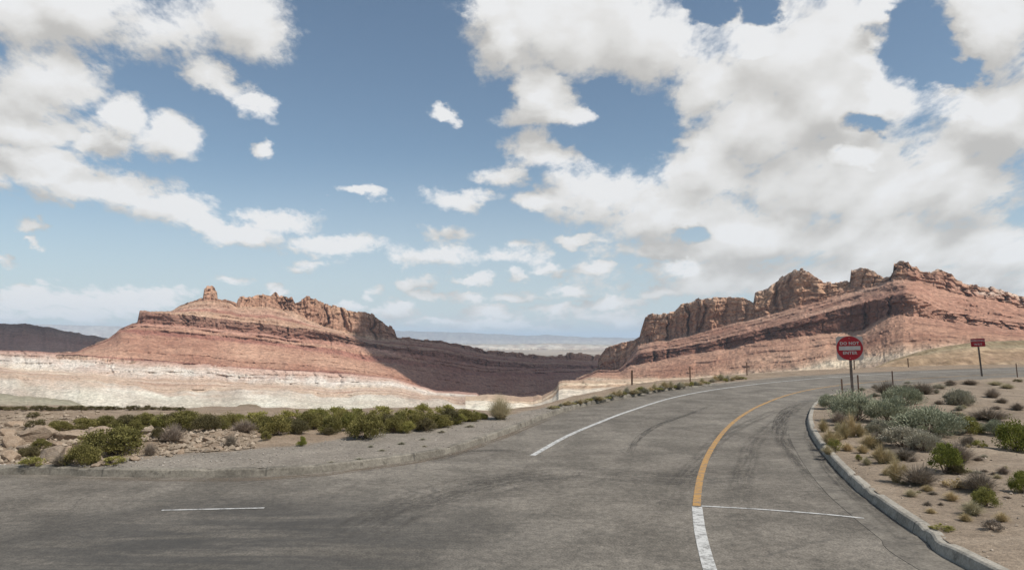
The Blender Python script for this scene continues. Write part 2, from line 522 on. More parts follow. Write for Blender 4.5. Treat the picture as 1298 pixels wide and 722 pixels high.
def make_ground():
    a = np.sign(np.linspace(-1, 1, 181)) * np.abs(np.linspace(-1, 1, 181)) ** 2.6 * 42000
    X, Y = np.meshgrid(a, a)
    Z = floor_z(X, Y)
    n = len(a)
    me = mesh_np('ground', np.stack([X, Y, Z], -1), grid_faces(n, n), True)
    m, T, b, _ = new_mat('valley_floor')
    P = geo_pos(T)
    n1 = T.noise(T.vmath('MULTIPLY', P, (1, 2.2, 1)), 0.0011, 7, 0.62)
    n2 = T.noise(P, 0.006, 5, 0.6)
    c = T.ramp(n1, [(0.30, (0.15, 0.13, 0.09)), (0.45, (0.27, 0.21, 0.15)), (0.55, (0.36, 0.28, 0.21)), (0.68, (0.58, 0.52, 0.44))])
    c = T.mix(T.smooth(n2, 0.35, 0.65), c, T.mix(0.5, c, (0.3, 0.24, 0.17)))
    T.link(c, b.inputs['Base Color']); b.inputs['Roughness'].default_value = 0.95
    obj('ground', me, m, kind='structure')


make_ground()

# ------------------------------------------------------------------ mesas and badlands
PINK = (0.45, 0.29, 0.208); DARK = (0.235, 0.14, 0.105); TAN = (0.50, 0.355, 0.255); CREAM = (0.56, 0.485, 0.40); WHITE = (0.60, 0.55, 0.48)
RED = (0.34, 0.175, 0.135); ORANGE = (0.46, 0.30, 0.205)

LC0 = [(40, 450), (97, 445), (139, 428), (153, 416), (174, 408), (177, 394), (216, 394), (229, 387), (240, 383), (247, 379), (257, 378), (259, 365), (263, 362), (269, 363), (275, 369), (276, 379), (292, 381), (300, 383), (302, 377), (313, 376), (329, 372), (343, 374), (347, 370), (350, 368), (355, 375), (363, 376), (370, 374), (374, 383), (379, 381), (389, 375), (400, 377), (407, 383), (418, 387), (432, 389), (447, 394), (468, 397), (484, 406), (500, 417), (503, 427), (526, 429), (563, 433), (589, 437), (616, 444), (639, 445), (663, 447), (679, 450.5), (710, 450), (731, 448), (758, 450), (820, 455)]
LC1 = [(40, 450), (97, 445.2), (139, 428.3), (153, 416.3), (174, 408.3), (177, 394.5), (216, 394.5), (229, 388), (247, 382), (257, 381), (275, 381), (292, 384), (300, 389), (339, 389), (371, 395), (392, 406), (418, 416), (447, 424), (471, 430), (501, 431), (526, 431.5), (563, 436), (616, 448), (679, 455), (758, 457), (820, 460)]
LC2 = [(40, 451), (97, 445.5), (139, 428.6), (153, 416.6), (174, 408.6), (177, 395), (218, 397), (263, 401), (330, 410), (392, 416.5), (426, 421), (447, 429), (471, 435), (501, 439), (563, 446), (616, 456), (679, 461), (758, 463), (820, 466)]
LC3 = [(40, 452), (97, 446), (139, 429), (153, 417), (174, 410), (218, 412), (330, 422), (366, 429), (418, 433), (447, 437), (501, 446), (563, 455), (616, 464), (679, 467), (758, 467), (820, 469)]
LC4 = [(40, 453), (97, 447), (139, 431), (154, 419), (184, 422), (237, 427), (330, 436), (366, 440), (431, 449), (463, 457), (501, 460), (563, 468), (616, 475), (679, 476), (758, 471), (820, 472)]
LC5 = [(40, 454), (60, 448), (97, 449.5), (137, 453), (197, 458), (263, 462), (330, 467.6), (392, 471.6), (445, 474), (497, 482), (524, 491), (553, 498), (600, 504), (640, 507), (660, 508), (700, 502), (745, 482), (820, 476)]
LC6 = [(x, y + 12) for x, y in LC5]
LD = [(40, 940), (300, 985), (500, 1050), (620, 1220), (760, 1500), (820, 1600)]


def shift(p, d): return [(x, y + d) for x, y in p]


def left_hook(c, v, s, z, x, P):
    # canyon wall beyond the nose: redder brown, extra cloud shade put into the rock colour
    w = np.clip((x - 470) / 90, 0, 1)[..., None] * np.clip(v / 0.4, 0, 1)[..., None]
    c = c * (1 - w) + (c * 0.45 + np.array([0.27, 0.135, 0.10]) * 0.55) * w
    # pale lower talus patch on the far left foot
    return c


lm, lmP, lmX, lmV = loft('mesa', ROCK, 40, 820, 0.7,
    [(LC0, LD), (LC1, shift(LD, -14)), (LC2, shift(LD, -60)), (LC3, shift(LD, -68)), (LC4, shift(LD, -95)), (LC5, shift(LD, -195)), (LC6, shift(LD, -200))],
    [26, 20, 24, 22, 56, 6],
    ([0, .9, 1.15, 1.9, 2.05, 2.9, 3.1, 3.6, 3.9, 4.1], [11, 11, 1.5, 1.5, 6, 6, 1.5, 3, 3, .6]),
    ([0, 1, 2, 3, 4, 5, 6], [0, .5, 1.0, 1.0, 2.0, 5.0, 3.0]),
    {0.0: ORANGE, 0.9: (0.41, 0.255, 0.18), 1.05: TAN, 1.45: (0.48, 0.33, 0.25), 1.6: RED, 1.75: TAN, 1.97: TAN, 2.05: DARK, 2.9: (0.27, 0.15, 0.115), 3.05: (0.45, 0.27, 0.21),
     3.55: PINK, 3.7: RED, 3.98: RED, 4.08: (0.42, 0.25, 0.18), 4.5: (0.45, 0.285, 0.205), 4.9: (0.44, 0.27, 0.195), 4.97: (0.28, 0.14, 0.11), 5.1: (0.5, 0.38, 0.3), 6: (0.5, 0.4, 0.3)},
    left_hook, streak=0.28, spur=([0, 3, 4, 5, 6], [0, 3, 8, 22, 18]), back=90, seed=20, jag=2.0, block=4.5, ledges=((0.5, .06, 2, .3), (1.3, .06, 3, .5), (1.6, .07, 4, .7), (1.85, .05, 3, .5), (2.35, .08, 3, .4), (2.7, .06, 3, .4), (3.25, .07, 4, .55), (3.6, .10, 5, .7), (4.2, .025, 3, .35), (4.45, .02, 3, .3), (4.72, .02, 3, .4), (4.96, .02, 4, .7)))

B0 = [(-140, 439), (0, 443), (60, 446), (79, 447), (137, 452), (197, 457), (263, 461), (330, 466.6), (392, 470.6), (445, 473), (497, 480), (524, 489), (553, 496.5), (584, 498), (604, 499), (608, 503), (613, 510), (625, 514)]
B1 = [(-140, 462), (0, 467), (130, 474), (260, 483), (330, 487), (420, 490), (500, 492), (553, 499), (584, 501), (604, 503), (609, 507), (625, 516)]
B2 = [(-140, 474), (0, 477), (105, 480), (150, 486), (210, 498), (300, 495), (400, 499), (500, 500), (560, 503), (584, 508), (604, 511), (625, 518)]
B3 = [(-140, 520), (0, 521), (300, 521), (625, 521)]
B4 = [(-140, 540), (625, 540)]
B5 = [(-140, 590), (625, 590)]
BD = [(-140, 755), (60, 757), (300, 786), (500, 840), (553, 850), (605, 800), (625, 780)]


def bad_hook(c, v, s, z, x, P):
    # broken white caps over pink shale
    w = np.clip((fbm(s / 11.0, v * 4, 0, 4, 91) - 0.47) * 7, 0, 0.9) * np.clip(1.25 - np.abs(v - 0.58) / 0.36, 0, 1)
    w = w * np.interp(x, [0, 420, 520], [1, 1, 0.35])
    w = w * 0.8
    c = c * (1 - w[..., None]) + np.array([0.64, 0.585, 0.51]) * w[..., None]
    fan = fbm(s / 26.0 + (v - 2) * 1.1 * np.sign(np.sin(s / 31.0)), v * 1.5, 0, 4, 95)
    c = c * (1 + (fan - 0.5)[..., None] * np.array([0.5, 0.55, 0.62]) * np.clip((v - 1.9) * 3, 0, 1)[..., None])
    pk = np.clip((fbm(s / 30.0, v * 6, 0, 4, 97) - 0.5) * 5, 0, 1)[..., None] * np.clip((v - 0.7) * 3, 0, 1)[..., None] * np.clip((2.5 - v) * 3, 0, 1)[..., None] * .6
    c = c * (1 - pk) + np.array([0.50, 0.36, 0.265]) * pk
    g = np.clip((ridged(s / 7.0 + v * 1.5 * fbm(s / 40, 0, 0, 2, 98), v * 1.6, 0, 4, 93) - 0.6) * 3, 0, 1)[..., None] * np.clip((v - 2.0) * 3, 0, 1)[..., None] * .07
    return c * (1 - g) + np.array([0.5, 0.45, 0.38]) * g


loft('badlands', PALE, -140, 625, 0.7,
     [(B0, BD), (B1, shift(BD, -40)), (B2, shift(BD, -95)), (B3, shift(BD, -190)), (B4, shift(BD, -215)), (B5, shift(BD, -240))],
     [34, 30, 44, 6, 4],
     ([0, .8, 1.1, 1.6, 1.9, 2.05, 2.3, 4], [3.5, 3.5, 2, 2.5, 3, 1, .5, .5]),
     ([0, 1, 2, 3, 4], [2.0, 3.5, 3.0, 4, 3]),
     {0.0: (0.36, 0.21, 0.165), 0.08: (0.5, 0.34, 0.27), 0.22: (0.5, 0.35, 0.275), 0.4: (0.56, 0.45, 0.37), 0.6: (0.58, 0.5, 0.43), 0.95: (0.56, 0.46, 0.37), 1.1: (0.52, 0.39, 0.29), 1.35: (0.62, 0.5, 0.39), 1.5: (0.47, 0.33, 0.24), 1.7: (0.55, 0.42, 0.32), 1.95: (0.5, 0.37, 0.27),
      2.06: CREAM, 2.5: (0.53, 0.465, 0.38), 3.0: (0.54, 0.475, 0.385), 4: CREAM},
     bad_hook, spur=([0, .5, 1.2, 2, 3, 5], [4, 10, 22, 34, 52, 40]), jag2=(2, 9, 15, 2, 1, 1), ledges=((0.3, .06, 2, .25), (0.6, .05, 2, .2), (1.2, .05, 3, .35), (1.5, .06, 3, .4), (1.8, .05, 3, .3), (2.02, .03, 2, .3)), back=60, seed=50, jag=2.0, ledge=2.0, flute=9, streak=0.12, relief=0.8, bands=(0.25, 16.0))

RC0 = [(730, 480), (757, 468), (759, 453), (768, 441), (784, 435), (803, 432), (810, 428), (813, 416), (818, 400.5), (837, 396.6), (855, 395), (863, 387), (887, 378), (903, 377), (918, 376), (943, 377.5), (955, 384), (957, 371), (973, 365), (981, 357.5), (992, 350), (1007, 341.6), (1018, 340.7), (1032, 350), (1044, 357.5), (1077, 357.5), (1079, 341), (1090, 339), (1108, 343.7), (1119, 353), (1127, 350), (1132, 347), (1133, 336), (1140, 331), (1146, 330), (1151, 333), (1154, 338), (1161, 337.6), (1167, 345), (1177, 346.8), (1185, 342), (1193, 341), (1200, 343.7), (1208, 349), (1213, 356), (1231, 360.6), (1262, 365), (1280, 370), (1298, 376), (1400, 402), (1560, 432)]
RC1 = [(730, 481), (757, 469), (784, 468), (795, 458), (808, 438), (824, 433), (850, 431), (879, 423), (930, 409), (961, 402), (1001, 391), (1038, 382), (1078, 370), (1115, 360.6), (1133, 354), (1151, 354), (1180, 362), (1213, 372), (1262, 381), (1298, 392), (1400, 416), (1560, 440)]
RC2 = [(730, 482), (757, 470), (784, 470), (797, 459), (812, 447), (863, 440), (903, 433), (931, 425), (961, 419), (1023, 402), (1084, 386.7), (1139, 373), (1148, 370), (1165, 376), (1190, 392), (1240, 402), (1298, 410), (1400, 426), (1560, 444)]
RC3 = [(730, 483), (757, 471.5), (784, 472), (797, 463), (837, 456), (876, 448), (921, 442), (970, 431), (1023, 425), (1090, 419), (1124, 400), (1140, 398), (1176, 403), (1200, 407), (1240, 412), (1298, 420), (1400, 432), (1560, 447)]
RC4 = [(730, 485), (747, 478), (784, 481), (863, 480), (900, 478), (961, 472), (1017, 465), (1053, 457), (1115, 449.5), (1164, 443), (1298, 440), (1400, 444), (1560, 452)]
RC5 = [(730, 500), (900, 494), (1100, 478), (1298, 462), (1560, 470)]
RD = [(730, 1180), (820, 1050), (930, 950), (1010, 880), (1080, 840), (1145, 760), (1298, 700), (1560, 640)]


def right_hook(c, v, s, z, x, P):
    # second thin dark ledge between the upper cliff and the main band
    w = np.exp(-((v - 1.52 - 0.12 * np.sin(x * 0.05)) / 0.11) ** 2) * np.interp(x, [1000, 1050, 1125, 1150], [0.25, 1, 1, 0])
    w = w + np.exp(-((v - 3.42) / 0.05) ** 2) * np.interp(x, [800, 860, 900, 1000], [.4, .5, .7, 0]) * (fbm(x * .06, 0, 0, 2, 5) > .45)
    # the spire end and the right shoulder: pink, broken beds instead of a dark cliff
    r = np.clip((x - 1143) / 14, 0, 1) * np.clip((3.3 - v) * 3, 0, 1) * np.clip(v * 2.5, 0, 1)
    k = fbm(x * 0.05 + v * 2.5, v * 9, 0, 4, 61)[..., None]
    pinkc = np.array([0.33, 0.18, 0.13]) * (1 - k) + np.array([0.50, 0.32, 0.235]) * k
    c = c * (1 - r[..., None]) + pinkc * r[..., None]
    p = np.clip((x - 1205) / 40, 0, 1) * np.clip((0.9 - v) * 3, 0, 1) * np.clip((fbm(x * .09, v * 8, 0, 3, 66) - .4) * 6, 0, 1)
    c = c * (1 - p[..., None]) + np.array([0.62, 0.50, 0.41]) * p[..., None]
    # pale caprock tops
    t = np.clip((0.16 - v) * 9, 0, 1) * np.clip((fbm(x * .07, 3, 0, 2, 67) - .35) * 5, 0, 1) * (x > 830)
    c = c * (1 - t[..., None] * .7) + np.array([0.60, 0.49, 0.39]) * t[..., None] * .7
    w = np.clip(w, 0, 1)[..., None] * 0.85
    c = c * (1 - w) + np.array(DARK) * w
    # the main dark cliff band: one clear bed, broken only by pale chutes
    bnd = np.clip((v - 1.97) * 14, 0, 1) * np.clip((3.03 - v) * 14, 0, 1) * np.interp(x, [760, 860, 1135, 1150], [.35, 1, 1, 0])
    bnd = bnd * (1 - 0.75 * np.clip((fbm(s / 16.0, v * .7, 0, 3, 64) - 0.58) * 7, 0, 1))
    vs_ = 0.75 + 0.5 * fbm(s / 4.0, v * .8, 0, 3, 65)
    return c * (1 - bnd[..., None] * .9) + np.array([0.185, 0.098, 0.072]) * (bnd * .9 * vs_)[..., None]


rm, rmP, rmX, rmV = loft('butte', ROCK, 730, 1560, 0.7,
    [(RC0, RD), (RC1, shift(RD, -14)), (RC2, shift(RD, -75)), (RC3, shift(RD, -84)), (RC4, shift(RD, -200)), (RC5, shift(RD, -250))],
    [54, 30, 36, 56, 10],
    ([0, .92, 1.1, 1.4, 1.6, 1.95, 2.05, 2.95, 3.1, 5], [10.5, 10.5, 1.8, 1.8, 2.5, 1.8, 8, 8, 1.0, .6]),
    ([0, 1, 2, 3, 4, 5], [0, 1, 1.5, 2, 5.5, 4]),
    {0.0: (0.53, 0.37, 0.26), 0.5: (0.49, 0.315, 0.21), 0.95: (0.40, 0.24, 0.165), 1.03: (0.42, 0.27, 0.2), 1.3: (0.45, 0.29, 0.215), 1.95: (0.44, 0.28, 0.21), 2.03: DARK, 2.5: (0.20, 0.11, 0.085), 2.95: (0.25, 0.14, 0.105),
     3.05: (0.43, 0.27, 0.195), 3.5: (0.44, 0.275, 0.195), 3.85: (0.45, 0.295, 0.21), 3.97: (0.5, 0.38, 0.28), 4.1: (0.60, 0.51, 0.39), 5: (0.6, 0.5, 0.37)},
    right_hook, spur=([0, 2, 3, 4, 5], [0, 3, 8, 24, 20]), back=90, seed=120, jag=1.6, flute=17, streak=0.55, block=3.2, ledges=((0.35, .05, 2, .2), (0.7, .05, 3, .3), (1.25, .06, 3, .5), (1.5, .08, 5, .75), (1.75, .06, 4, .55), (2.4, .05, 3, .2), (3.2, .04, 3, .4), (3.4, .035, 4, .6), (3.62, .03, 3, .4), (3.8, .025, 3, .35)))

# dark hill far left, in a cloud's shade, part of it darkened into the rock colour
DH0 = [(-160, 400), (-60, 406), (0, 410), (32, 411), (66, 415), (92, 421), (118, 425), (139, 429), (170, 438), (230, 446)]
DH1 = [(-160, 425), (0, 427), (92, 433), (139, 438), (230, 449)]
DH2 = [(-160, 446), (0, 447), (100, 450), (230, 455)]
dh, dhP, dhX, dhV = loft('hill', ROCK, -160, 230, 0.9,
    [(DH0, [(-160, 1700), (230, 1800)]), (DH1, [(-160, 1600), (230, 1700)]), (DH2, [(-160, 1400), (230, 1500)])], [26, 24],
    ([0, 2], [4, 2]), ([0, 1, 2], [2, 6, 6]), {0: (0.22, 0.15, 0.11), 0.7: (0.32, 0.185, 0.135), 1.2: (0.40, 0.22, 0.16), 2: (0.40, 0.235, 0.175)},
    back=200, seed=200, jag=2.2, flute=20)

# pale fluted bluff across the wash, behind the road verge
CB0 = [(590, 506), (626, 506), (653, 508.5), (676, 509), (687, 506), (700, 498), (706, 492), (708, 487), (713, 484.5), (747, 485), (797, 483), (860, 481), (940, 476), (1060, 466)]
CB1 = [(590, 508), (626, 508), (653, 511), (676, 512), (687, 509), (700, 502), (706, 496), (708, 492), (713, 490.5), (747, 490.5), (797, 489), (860, 487), (940, 482), (1060, 472)]
CB2 = [(590, 540), (700, 540), (800, 526), (1060, 500)]


def bluff_hook(c, v, s, z, x, P):
    g = np.clip((ridged(s / 5.5 + v * 0.9, v * .4, 0, 3, 71) - 0.55) * 3, 0, 1)[..., None] * np.clip((v - 1.02) * 8, 0, 1)[..., None] * .4
    return c * (1 - g) + np.array([0.44, 0.39, 0.33]) * g


loft('bluff', PALE, 590, 1060, 0.7, [(CB0, [(590, 330), (1060, 300)]), (CB1, [(590, 322), (1060, 295)]), (CB2, [(590, 235), (1060, 215)])], [14, 50],
     ([0, .9, 1.1, 2], [1.6, 1.6, .4, .2]), ([0, 1, 1.4, 2], [0, .6, 4.5, 5]), {0: (0.56, 0.43, 0.31), 0.5: (0.6, 0.47, 0.34), 0.95: (0.45, 0.33, 0.23), 1.05: (0.68, 0.60, 0.48), 2: (0.66, 0.58, 0.465)},
     bluff_hook, back=60, seed=300, jag=1.4, ledge=0.5, flute=8, streak=0.2, relief=0.4)

# low olive-tan mounds at the left, beyond the scrub
loft('mound', PALE, -160, 116, 0.9, [([(-160, 488), (-60, 494), (0, 500.5), (30, 504), (60, 506), (90, 510), (105, 516), (116, 521)], [(-160, 330), (116, 330)]), ([(-160, 535), (116, 535)], [(-160, 260), (116, 260)])], [40],
     ([0, 1], [.3, .3]), ([0, 1], [.3, 2]), {0: (0.30, 0.265, 0.19), 0.35: (0.34, 0.30, 0.22), 1: (0.36, 0.31, 0.23)}, back=40, seed=330, relief=0.15, jag=1.5, ledge=.3, streak=0)
loft('mound', PALE, 290, 340, 0.7, [([(290, 522), (298, 517.5), (305, 514), (315, 513), (325, 514.5), (333, 519), (340, 523)], [(290, 215), (340, 215)]), ([(290, 530), (340, 530)], [(290, 205), (340, 205)])], [24],
     ([0, 1], [.2, .2]), ([0, 1], [.1, .3]), {0: (0.24, 0.19, 0.13), 1: (0.28, 0.22, 0.15)}, back=12, seed=340, relief=0.15, jag=.8, ledge=.2, streak=0)

# far plateaus beyond the valley
FH0 = [(300, 424), (430, 424), (505, 419), (550, 420), (630, 423), (639, 423.5), (666, 425.5), (692, 424), (740, 427), (797, 428), (900, 428), (1300, 424), (1500, 424)]
loft('far_hills', FAR, 300, 1500, 1.5, [(FH0, [(300, 19000), (1500, 19000)]), ([(300, 430), (1500, 432)], [(300, 18000), (1500, 18000)]), ([(300, 436), (1500, 437)], [(300, 16500), (1500, 16500)])], [12, 14],
     ([0, 2], [60, 60]), ([0, 1, 2], [60, 120, 160]), {0: (0.22, 0.18, 0.14), 1: (0.28, 0.22, 0.17), 1.3: (0.40, 0.33, 0.26), 2: (0.35, 0.28, 0.2)}, back=900, seed=400, jag=1.0, ledge=20, flute=200, streak=.1)
loft('far_hills', FAR, -200, 330, 1.5, [([(-200, 411), (40, 410.5), (60, 411), (97, 412), (150, 413), (230, 416), (330, 430)], [(-200, 16000), (330, 16000)]), ([(-200, 419), (150, 419), (230, 423), (330, 434)], [(-200, 15300), (330, 15300)]), ([(-200, 438), (330, 438)], [(-200, 13500), (330, 13500)])], [12, 14],
     ([0, 2], [60, 60]), ([0, 1, 2], [40, 90, 160]), {0: (0.40, 0.33, 0.27), 1: (0.45, 0.38, 0.31), 2: (0.48, 0.40, 0.32)}, back=900, seed=420, jag=.6, ledge=20, flute=200, streak=.1)
# low benches on the valley floor in between
loft('far_hills', FAR, 470, 900, 1.2, [([(470, 437), (560, 435), (640, 436.5), (700, 435), (760, 437), (900, 439)], [(470, 8500), (900, 8500)]), ([(470, 441), (900, 443)], [(470, 7600), (900, 7600)])], [16],
     ([0, 1], [20, 20]), ([0, 1], [20, 60]), {0: (0.36, 0.30, 0.22), 0.5: (0.55, 0.47, 0.38), 1: (0.5, 0.42, 0.33)}, back=300, seed=440, jag=1.2, ledge=8, flute=80, streak=.1)

# ------------------------------------------------------------------ clouds outside the frame that throw the two large shadows
def shadow_cloud(pts_px, P, X, V, alt, thick, label):
    """A cumulus at real altitude; its outline is where the sun's rays to the shaded slope cross that altitude."""
    out = []
    for px, vv in pts_px:
        j = int(np.argmin(np.abs(X - px))); i = int(np.argmin(np.abs(V[:, 0] - vv)))
        p = P[i, j]
        t = (alt - p[2]) / SUN_DIR[2]
        out.append(p + SUN_DIR * t)
    out = np.array(out)
    c = out.mean(0)
    n = 160
    # resample outline with billows
    q = np.concatenate([out, out[:1]])
    L = np.concatenate([[0], np.cumsum(np.linalg.norm(np.diff(q, axis=0), axis=1))])
    u = np.linspace(0, L[-1], n, endpoint=False)
    ring = np.stack([np.interp(u, L, q[:, k]) for k in range(3)], -1)
    ang = u / L[-1] * 2 * math.pi
    bil = (ridged(np.cos(ang) * 4 + 5, np.sin(ang) * 4 + 5, 0, 3, 8) - .5)
    rows = []
    for k, (f, h) in enumerate([(0.0, -0.12), (.6, -0.1), (.9, -0.04), (1.0, 0.05), (1.0, .2), (.93, .45), (.8, .68), (.6, .86), (.35, .96), (0.0, 1.0)]):
        r = c + (ring - c) * f * (1 + 0.02 * bil[:, None])
        r[:, 2] = alt + thick * h * (1 + (fbm(r[:, 0] / 60, r[:, 1] / 60, 0, 3, 9) - .5) * (0.8 if h > 0 else .2))
        if f not in (0.0,):
            r[:, :2] += ((fbm(r[:, 0] / 40, r[:, 1] / 40, h * 3, 3, 11) - .5) * thick * 0.12)[:, None]
        rows.append(r)
    R = np.array(rows)
    R = np.concatenate([R, R[:, :1]], 1)
    m, T, b, _ = new_mat('cloud_white')
    b.inputs['Base Color'].default_value = (0.85, 0.85, 0.85, 1); b.inputs['Roughness'].default_value = 1; b.inputs['Specular IOR Level'].default_value = 0
    me = mesh_np('cloud', R.reshape(-1, 3), grid_faces(len(rows), n + 1), True)
    return obj('cloud', me, m, kind='structure', label=label)


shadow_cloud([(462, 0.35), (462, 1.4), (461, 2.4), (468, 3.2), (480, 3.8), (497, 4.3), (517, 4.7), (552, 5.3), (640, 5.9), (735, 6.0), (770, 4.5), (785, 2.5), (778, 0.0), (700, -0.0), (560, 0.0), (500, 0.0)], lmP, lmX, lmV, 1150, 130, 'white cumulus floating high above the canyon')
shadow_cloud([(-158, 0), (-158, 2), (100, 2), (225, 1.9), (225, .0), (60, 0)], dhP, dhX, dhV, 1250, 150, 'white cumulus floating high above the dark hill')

# ------------------------------------------------------------------ haze
def make_haze():
    bpy_m = bpy.data.materials.new('haze_air'); bpy_m.use_nodes = True
    T = NT(bpy_m.node_tree); T.n.clear()
    out = T.node('ShaderNodeOutputMaterial'); v = T.node('ShaderNodeVolumePrincipled')
    v.inputs['Color'].default_value = (0.64, 0.81, 1.0, 1)
    v.inputs['Density'].default_value = 5.6e-5
    v.inputs['Anisotropy'].default_value = 0.0
    T.link(v.outputs[0], out.inputs['Volume'])
    bm = bmesh.new(); bmesh.ops.create_cube(bm, size=1.0)
    s = (100000, 100000, 520)
    for q in bm.verts: q.co = Vector((q.co.x * s[0], q.co.y * s[1], q.co.z * s[2] + 420 - 260))
    me = bpy.data.meshes.new('haze'); bm.to_mesh(me); bm.free()
    o = obj('haze', me, bpy_m, kind='stuff', label='thin blue haze filling the valley air')
    return o


make_haze()

# ------------------------------------------------------------------ near ground: road, kerbs, verge, island
# left kerb (foot), as photo points on the flat road
KL_px = [(0, 601), (150, 604), (300, 604), (400, 599), (484, 589), (540, 581), (575, 573), (601, 565), (648, 548), (702, 526), (755, 511.5), (799, 503.3), (837, 496), (889, 490), (929, 485.3), (1000, 478.2), (1060, 474), (1180, 469), (1298, 465.6), (1560, 460)]
KL = np.array([gnd(x, y)[:2] for x, y in KL_px])
KL = np.concatenate([[[-90, 12.6], [-45, 12.5], [-25, 12.4], [-16, 12.35]], KL], 0)
# right kerb foot
KR_px = [(1216, 717), (1173, 686), (1130, 656), (1086, 622), (1052, 587), (1030, 557), (1023.5, 540), (1024, 529), (1030, 516), (1045, 506), (1062, 499), (1100, 492), (1200, 484), (1298, 478.5), (1560, 470)]
KR = np.array([gnd(x, y)[:2] for x, y in KR_px])
KR = np.concatenate([[[30, -6.5], [14, -5.5], [8.5, -3.0], [6.1, 0.5], [5.05, 4.0]], KR], 0)


def smooth_line(p, step):
    """Catmull-Rom through the points, evenly spaced"""
    p = np.asarray(p, float)
    q = np.concatenate([[2 * p[0] - p[1]], p, [2 * p[-1] - p[-2]]])
    out = []
    for i in range(len(p) - 1):
        a, b, c, d = q[i:i + 4]
        n = max(2, int(np.linalg.norm(c - b) / step))
        t = np.linspace(0, 1, n, endpoint=False)[:, None]
        out.append(0.5 * (2 * b + (c - a) * t + (2 * a - 5 * b + 4 * c - d) * t ** 2 + (3 * b - a - 3 * c + d) * t ** 3))
    out.append(p[-1:])
    return np.concatenate(out)


KLs = smooth_line(KL, 0.1); KRs = smooth_line(KR, 0.08)


def normals2(p):
    t = np.gradient(p, axis=0); t /= np.linalg.norm(t, axis=1, keepdims=True) + 1e-9
    return np.stack([-t[:, 1], t[:, 0]], 1)          # left of travel


def profile_strip(name, line, prof, mat, attr=None, **props):
    """prof: list of (offset to the left of travel, z) or arrays"""
    nn = normals2(line)
    rows = []
    for off, z in prof:
        q = line + nn * (np.asarray(off)[..., None] if np.ndim(off) else off)
        rows.append(np.concatenate([q, np.broadcast_to(np.asarray(z, float), (len(line),))[:, None]], 1))
    R = np.array(rows)
    if 'kerb' in name:
        R[1:, :, :2] += (fbm(R[1:, :, 0] * 4, R[1:, :, 1] * 4, R[1:, :, 2] * 9, 4, 77)[..., None] - 0.5) * 0.022
        R[2:5, :, 2] -= np.clip(fbm(line[:, 0] * 3, line[:, 1] * 3, 0, 3, 78) - 0.56, 0, 1)[None] * 0.14
    s = np.concatenate([[0], np.cumsum(np.linalg.norm(np.diff(line, axis=0), axis=1))])
    at_ = {'along': np.tile(s, len(prof)), 'across': np.repeat(np.linspace(0, 1, len(prof)), len(line))}
    me = mesh_np(name, R.reshape(-1, 3), grid_faces(len(prof), len(line), True), False, at_)
    return obj(name, me, mat, **props)


# materials
def asphalt_mat():
    m, T, b, _ = new_mat('old_asphalt')
    P = geo_pos(T)
    big = T.noise(P, 0.16, 5, 0.6, 0.6)
    mid = T.noise(P, 0.9, 6, 0.65, 0.4)
    fine = T.noise(P, 38.0, 3, 0.7)
    fine2 = T.noise(P, 9.0, 5, 0.7)
    st = T.noise(T.vmath('MULTIPLY', P, (0.35, 2.4, 1)), 1.0, 5, 0.65, 0.8)
    c = T.mix(T.smooth(big, 0.32, 0.68), (0.150, 0.132, 0.111), (0.204, 0.182, 0.154))
    c = T.mix(1.0, c, T.mix(T.smooth(mid, 0.35, 0.65), (0.74, 0.74, 0.73), (1.16, 1.16, 1.15)), 'MULTIPLY')
    c = T.mix(1.0, c, T.mix(T.smooth(fine, 0.25, 0.75), (0.58, 0.58, 0.58), (1.42, 1.41, 1.39)), 'MULTIPLY')
    c = T.mix(1.0, c, T.mix(T.smooth(fine2, 0.33, 0.67), (0.74, 0.74, 0.74), (1.2, 1.2, 1.19)), 'MULTIPLY')
    # rubber and oil worn into the junction, left of the lane
    s = T.sep(P)
    x1 = T.math('DIVIDE', T.math('ADD', s[0], 3.4), 4.6); y1 = T.math('DIVIDE', T.math('SUBTRACT', s[1], 8.4), 3.3)
    r = T.math('SQRT', T.math('ADD', T.math('MULTIPLY', x1, x1), T.math('MULTIPLY', y1, y1)))
    msk = T.smooth(T.math('ADD', r, T.math('MULTIPLY', T.math('SUBTRACT', st, 0.5), 1.6)), 0.35, 1.25, 1.0, 0.0)
    tr = T.smooth(st, 0.36, 0.62)
    c = T.mix(T.math('MULTIPLY', msk, T.math('MULTIPLY_ADD', tr, 0.45, 0.34)), c, (0.052, 0.050, 0.047))
    # hairline cracks
    wv = T.node('ShaderNodeTexNoise'); T.link(P, wv.inputs['Vector']); wv.inputs['Scale'].default_value = 0.8; wv.inputs['Detail'].default_value = 5
    pw = T.vmath('MULTIPLY_ADD', wv.outputs['Color'], (1.5, 1.5, 0), P)
    vo = T.node('ShaderNodeTexVoronoi', feature='DISTANCE_TO_EDGE'); T.link(pw, vo.inputs['Vector']); vo.inputs['Scale'].default_value = 0.27
    ck = T.math('MULTIPLY', T.smooth(vo.outputs['Distance'], 0.0, 0.010, 1.0, 0.0), T.smooth(mid, 0.46, 0.6))
    c = T.mix(T.math('MULTIPLY', ck, 0.42), c, (0.045, 0.042, 0.04))
    T.link(c, b.inputs['Base Color'])
    b.inputs['Roughness'].default_value = 0.88
    bump(T, b, T.math('ADD', fine, T.math('MULTIPLY', fine2, 0.6)), 0.35, 0.012)
    return m


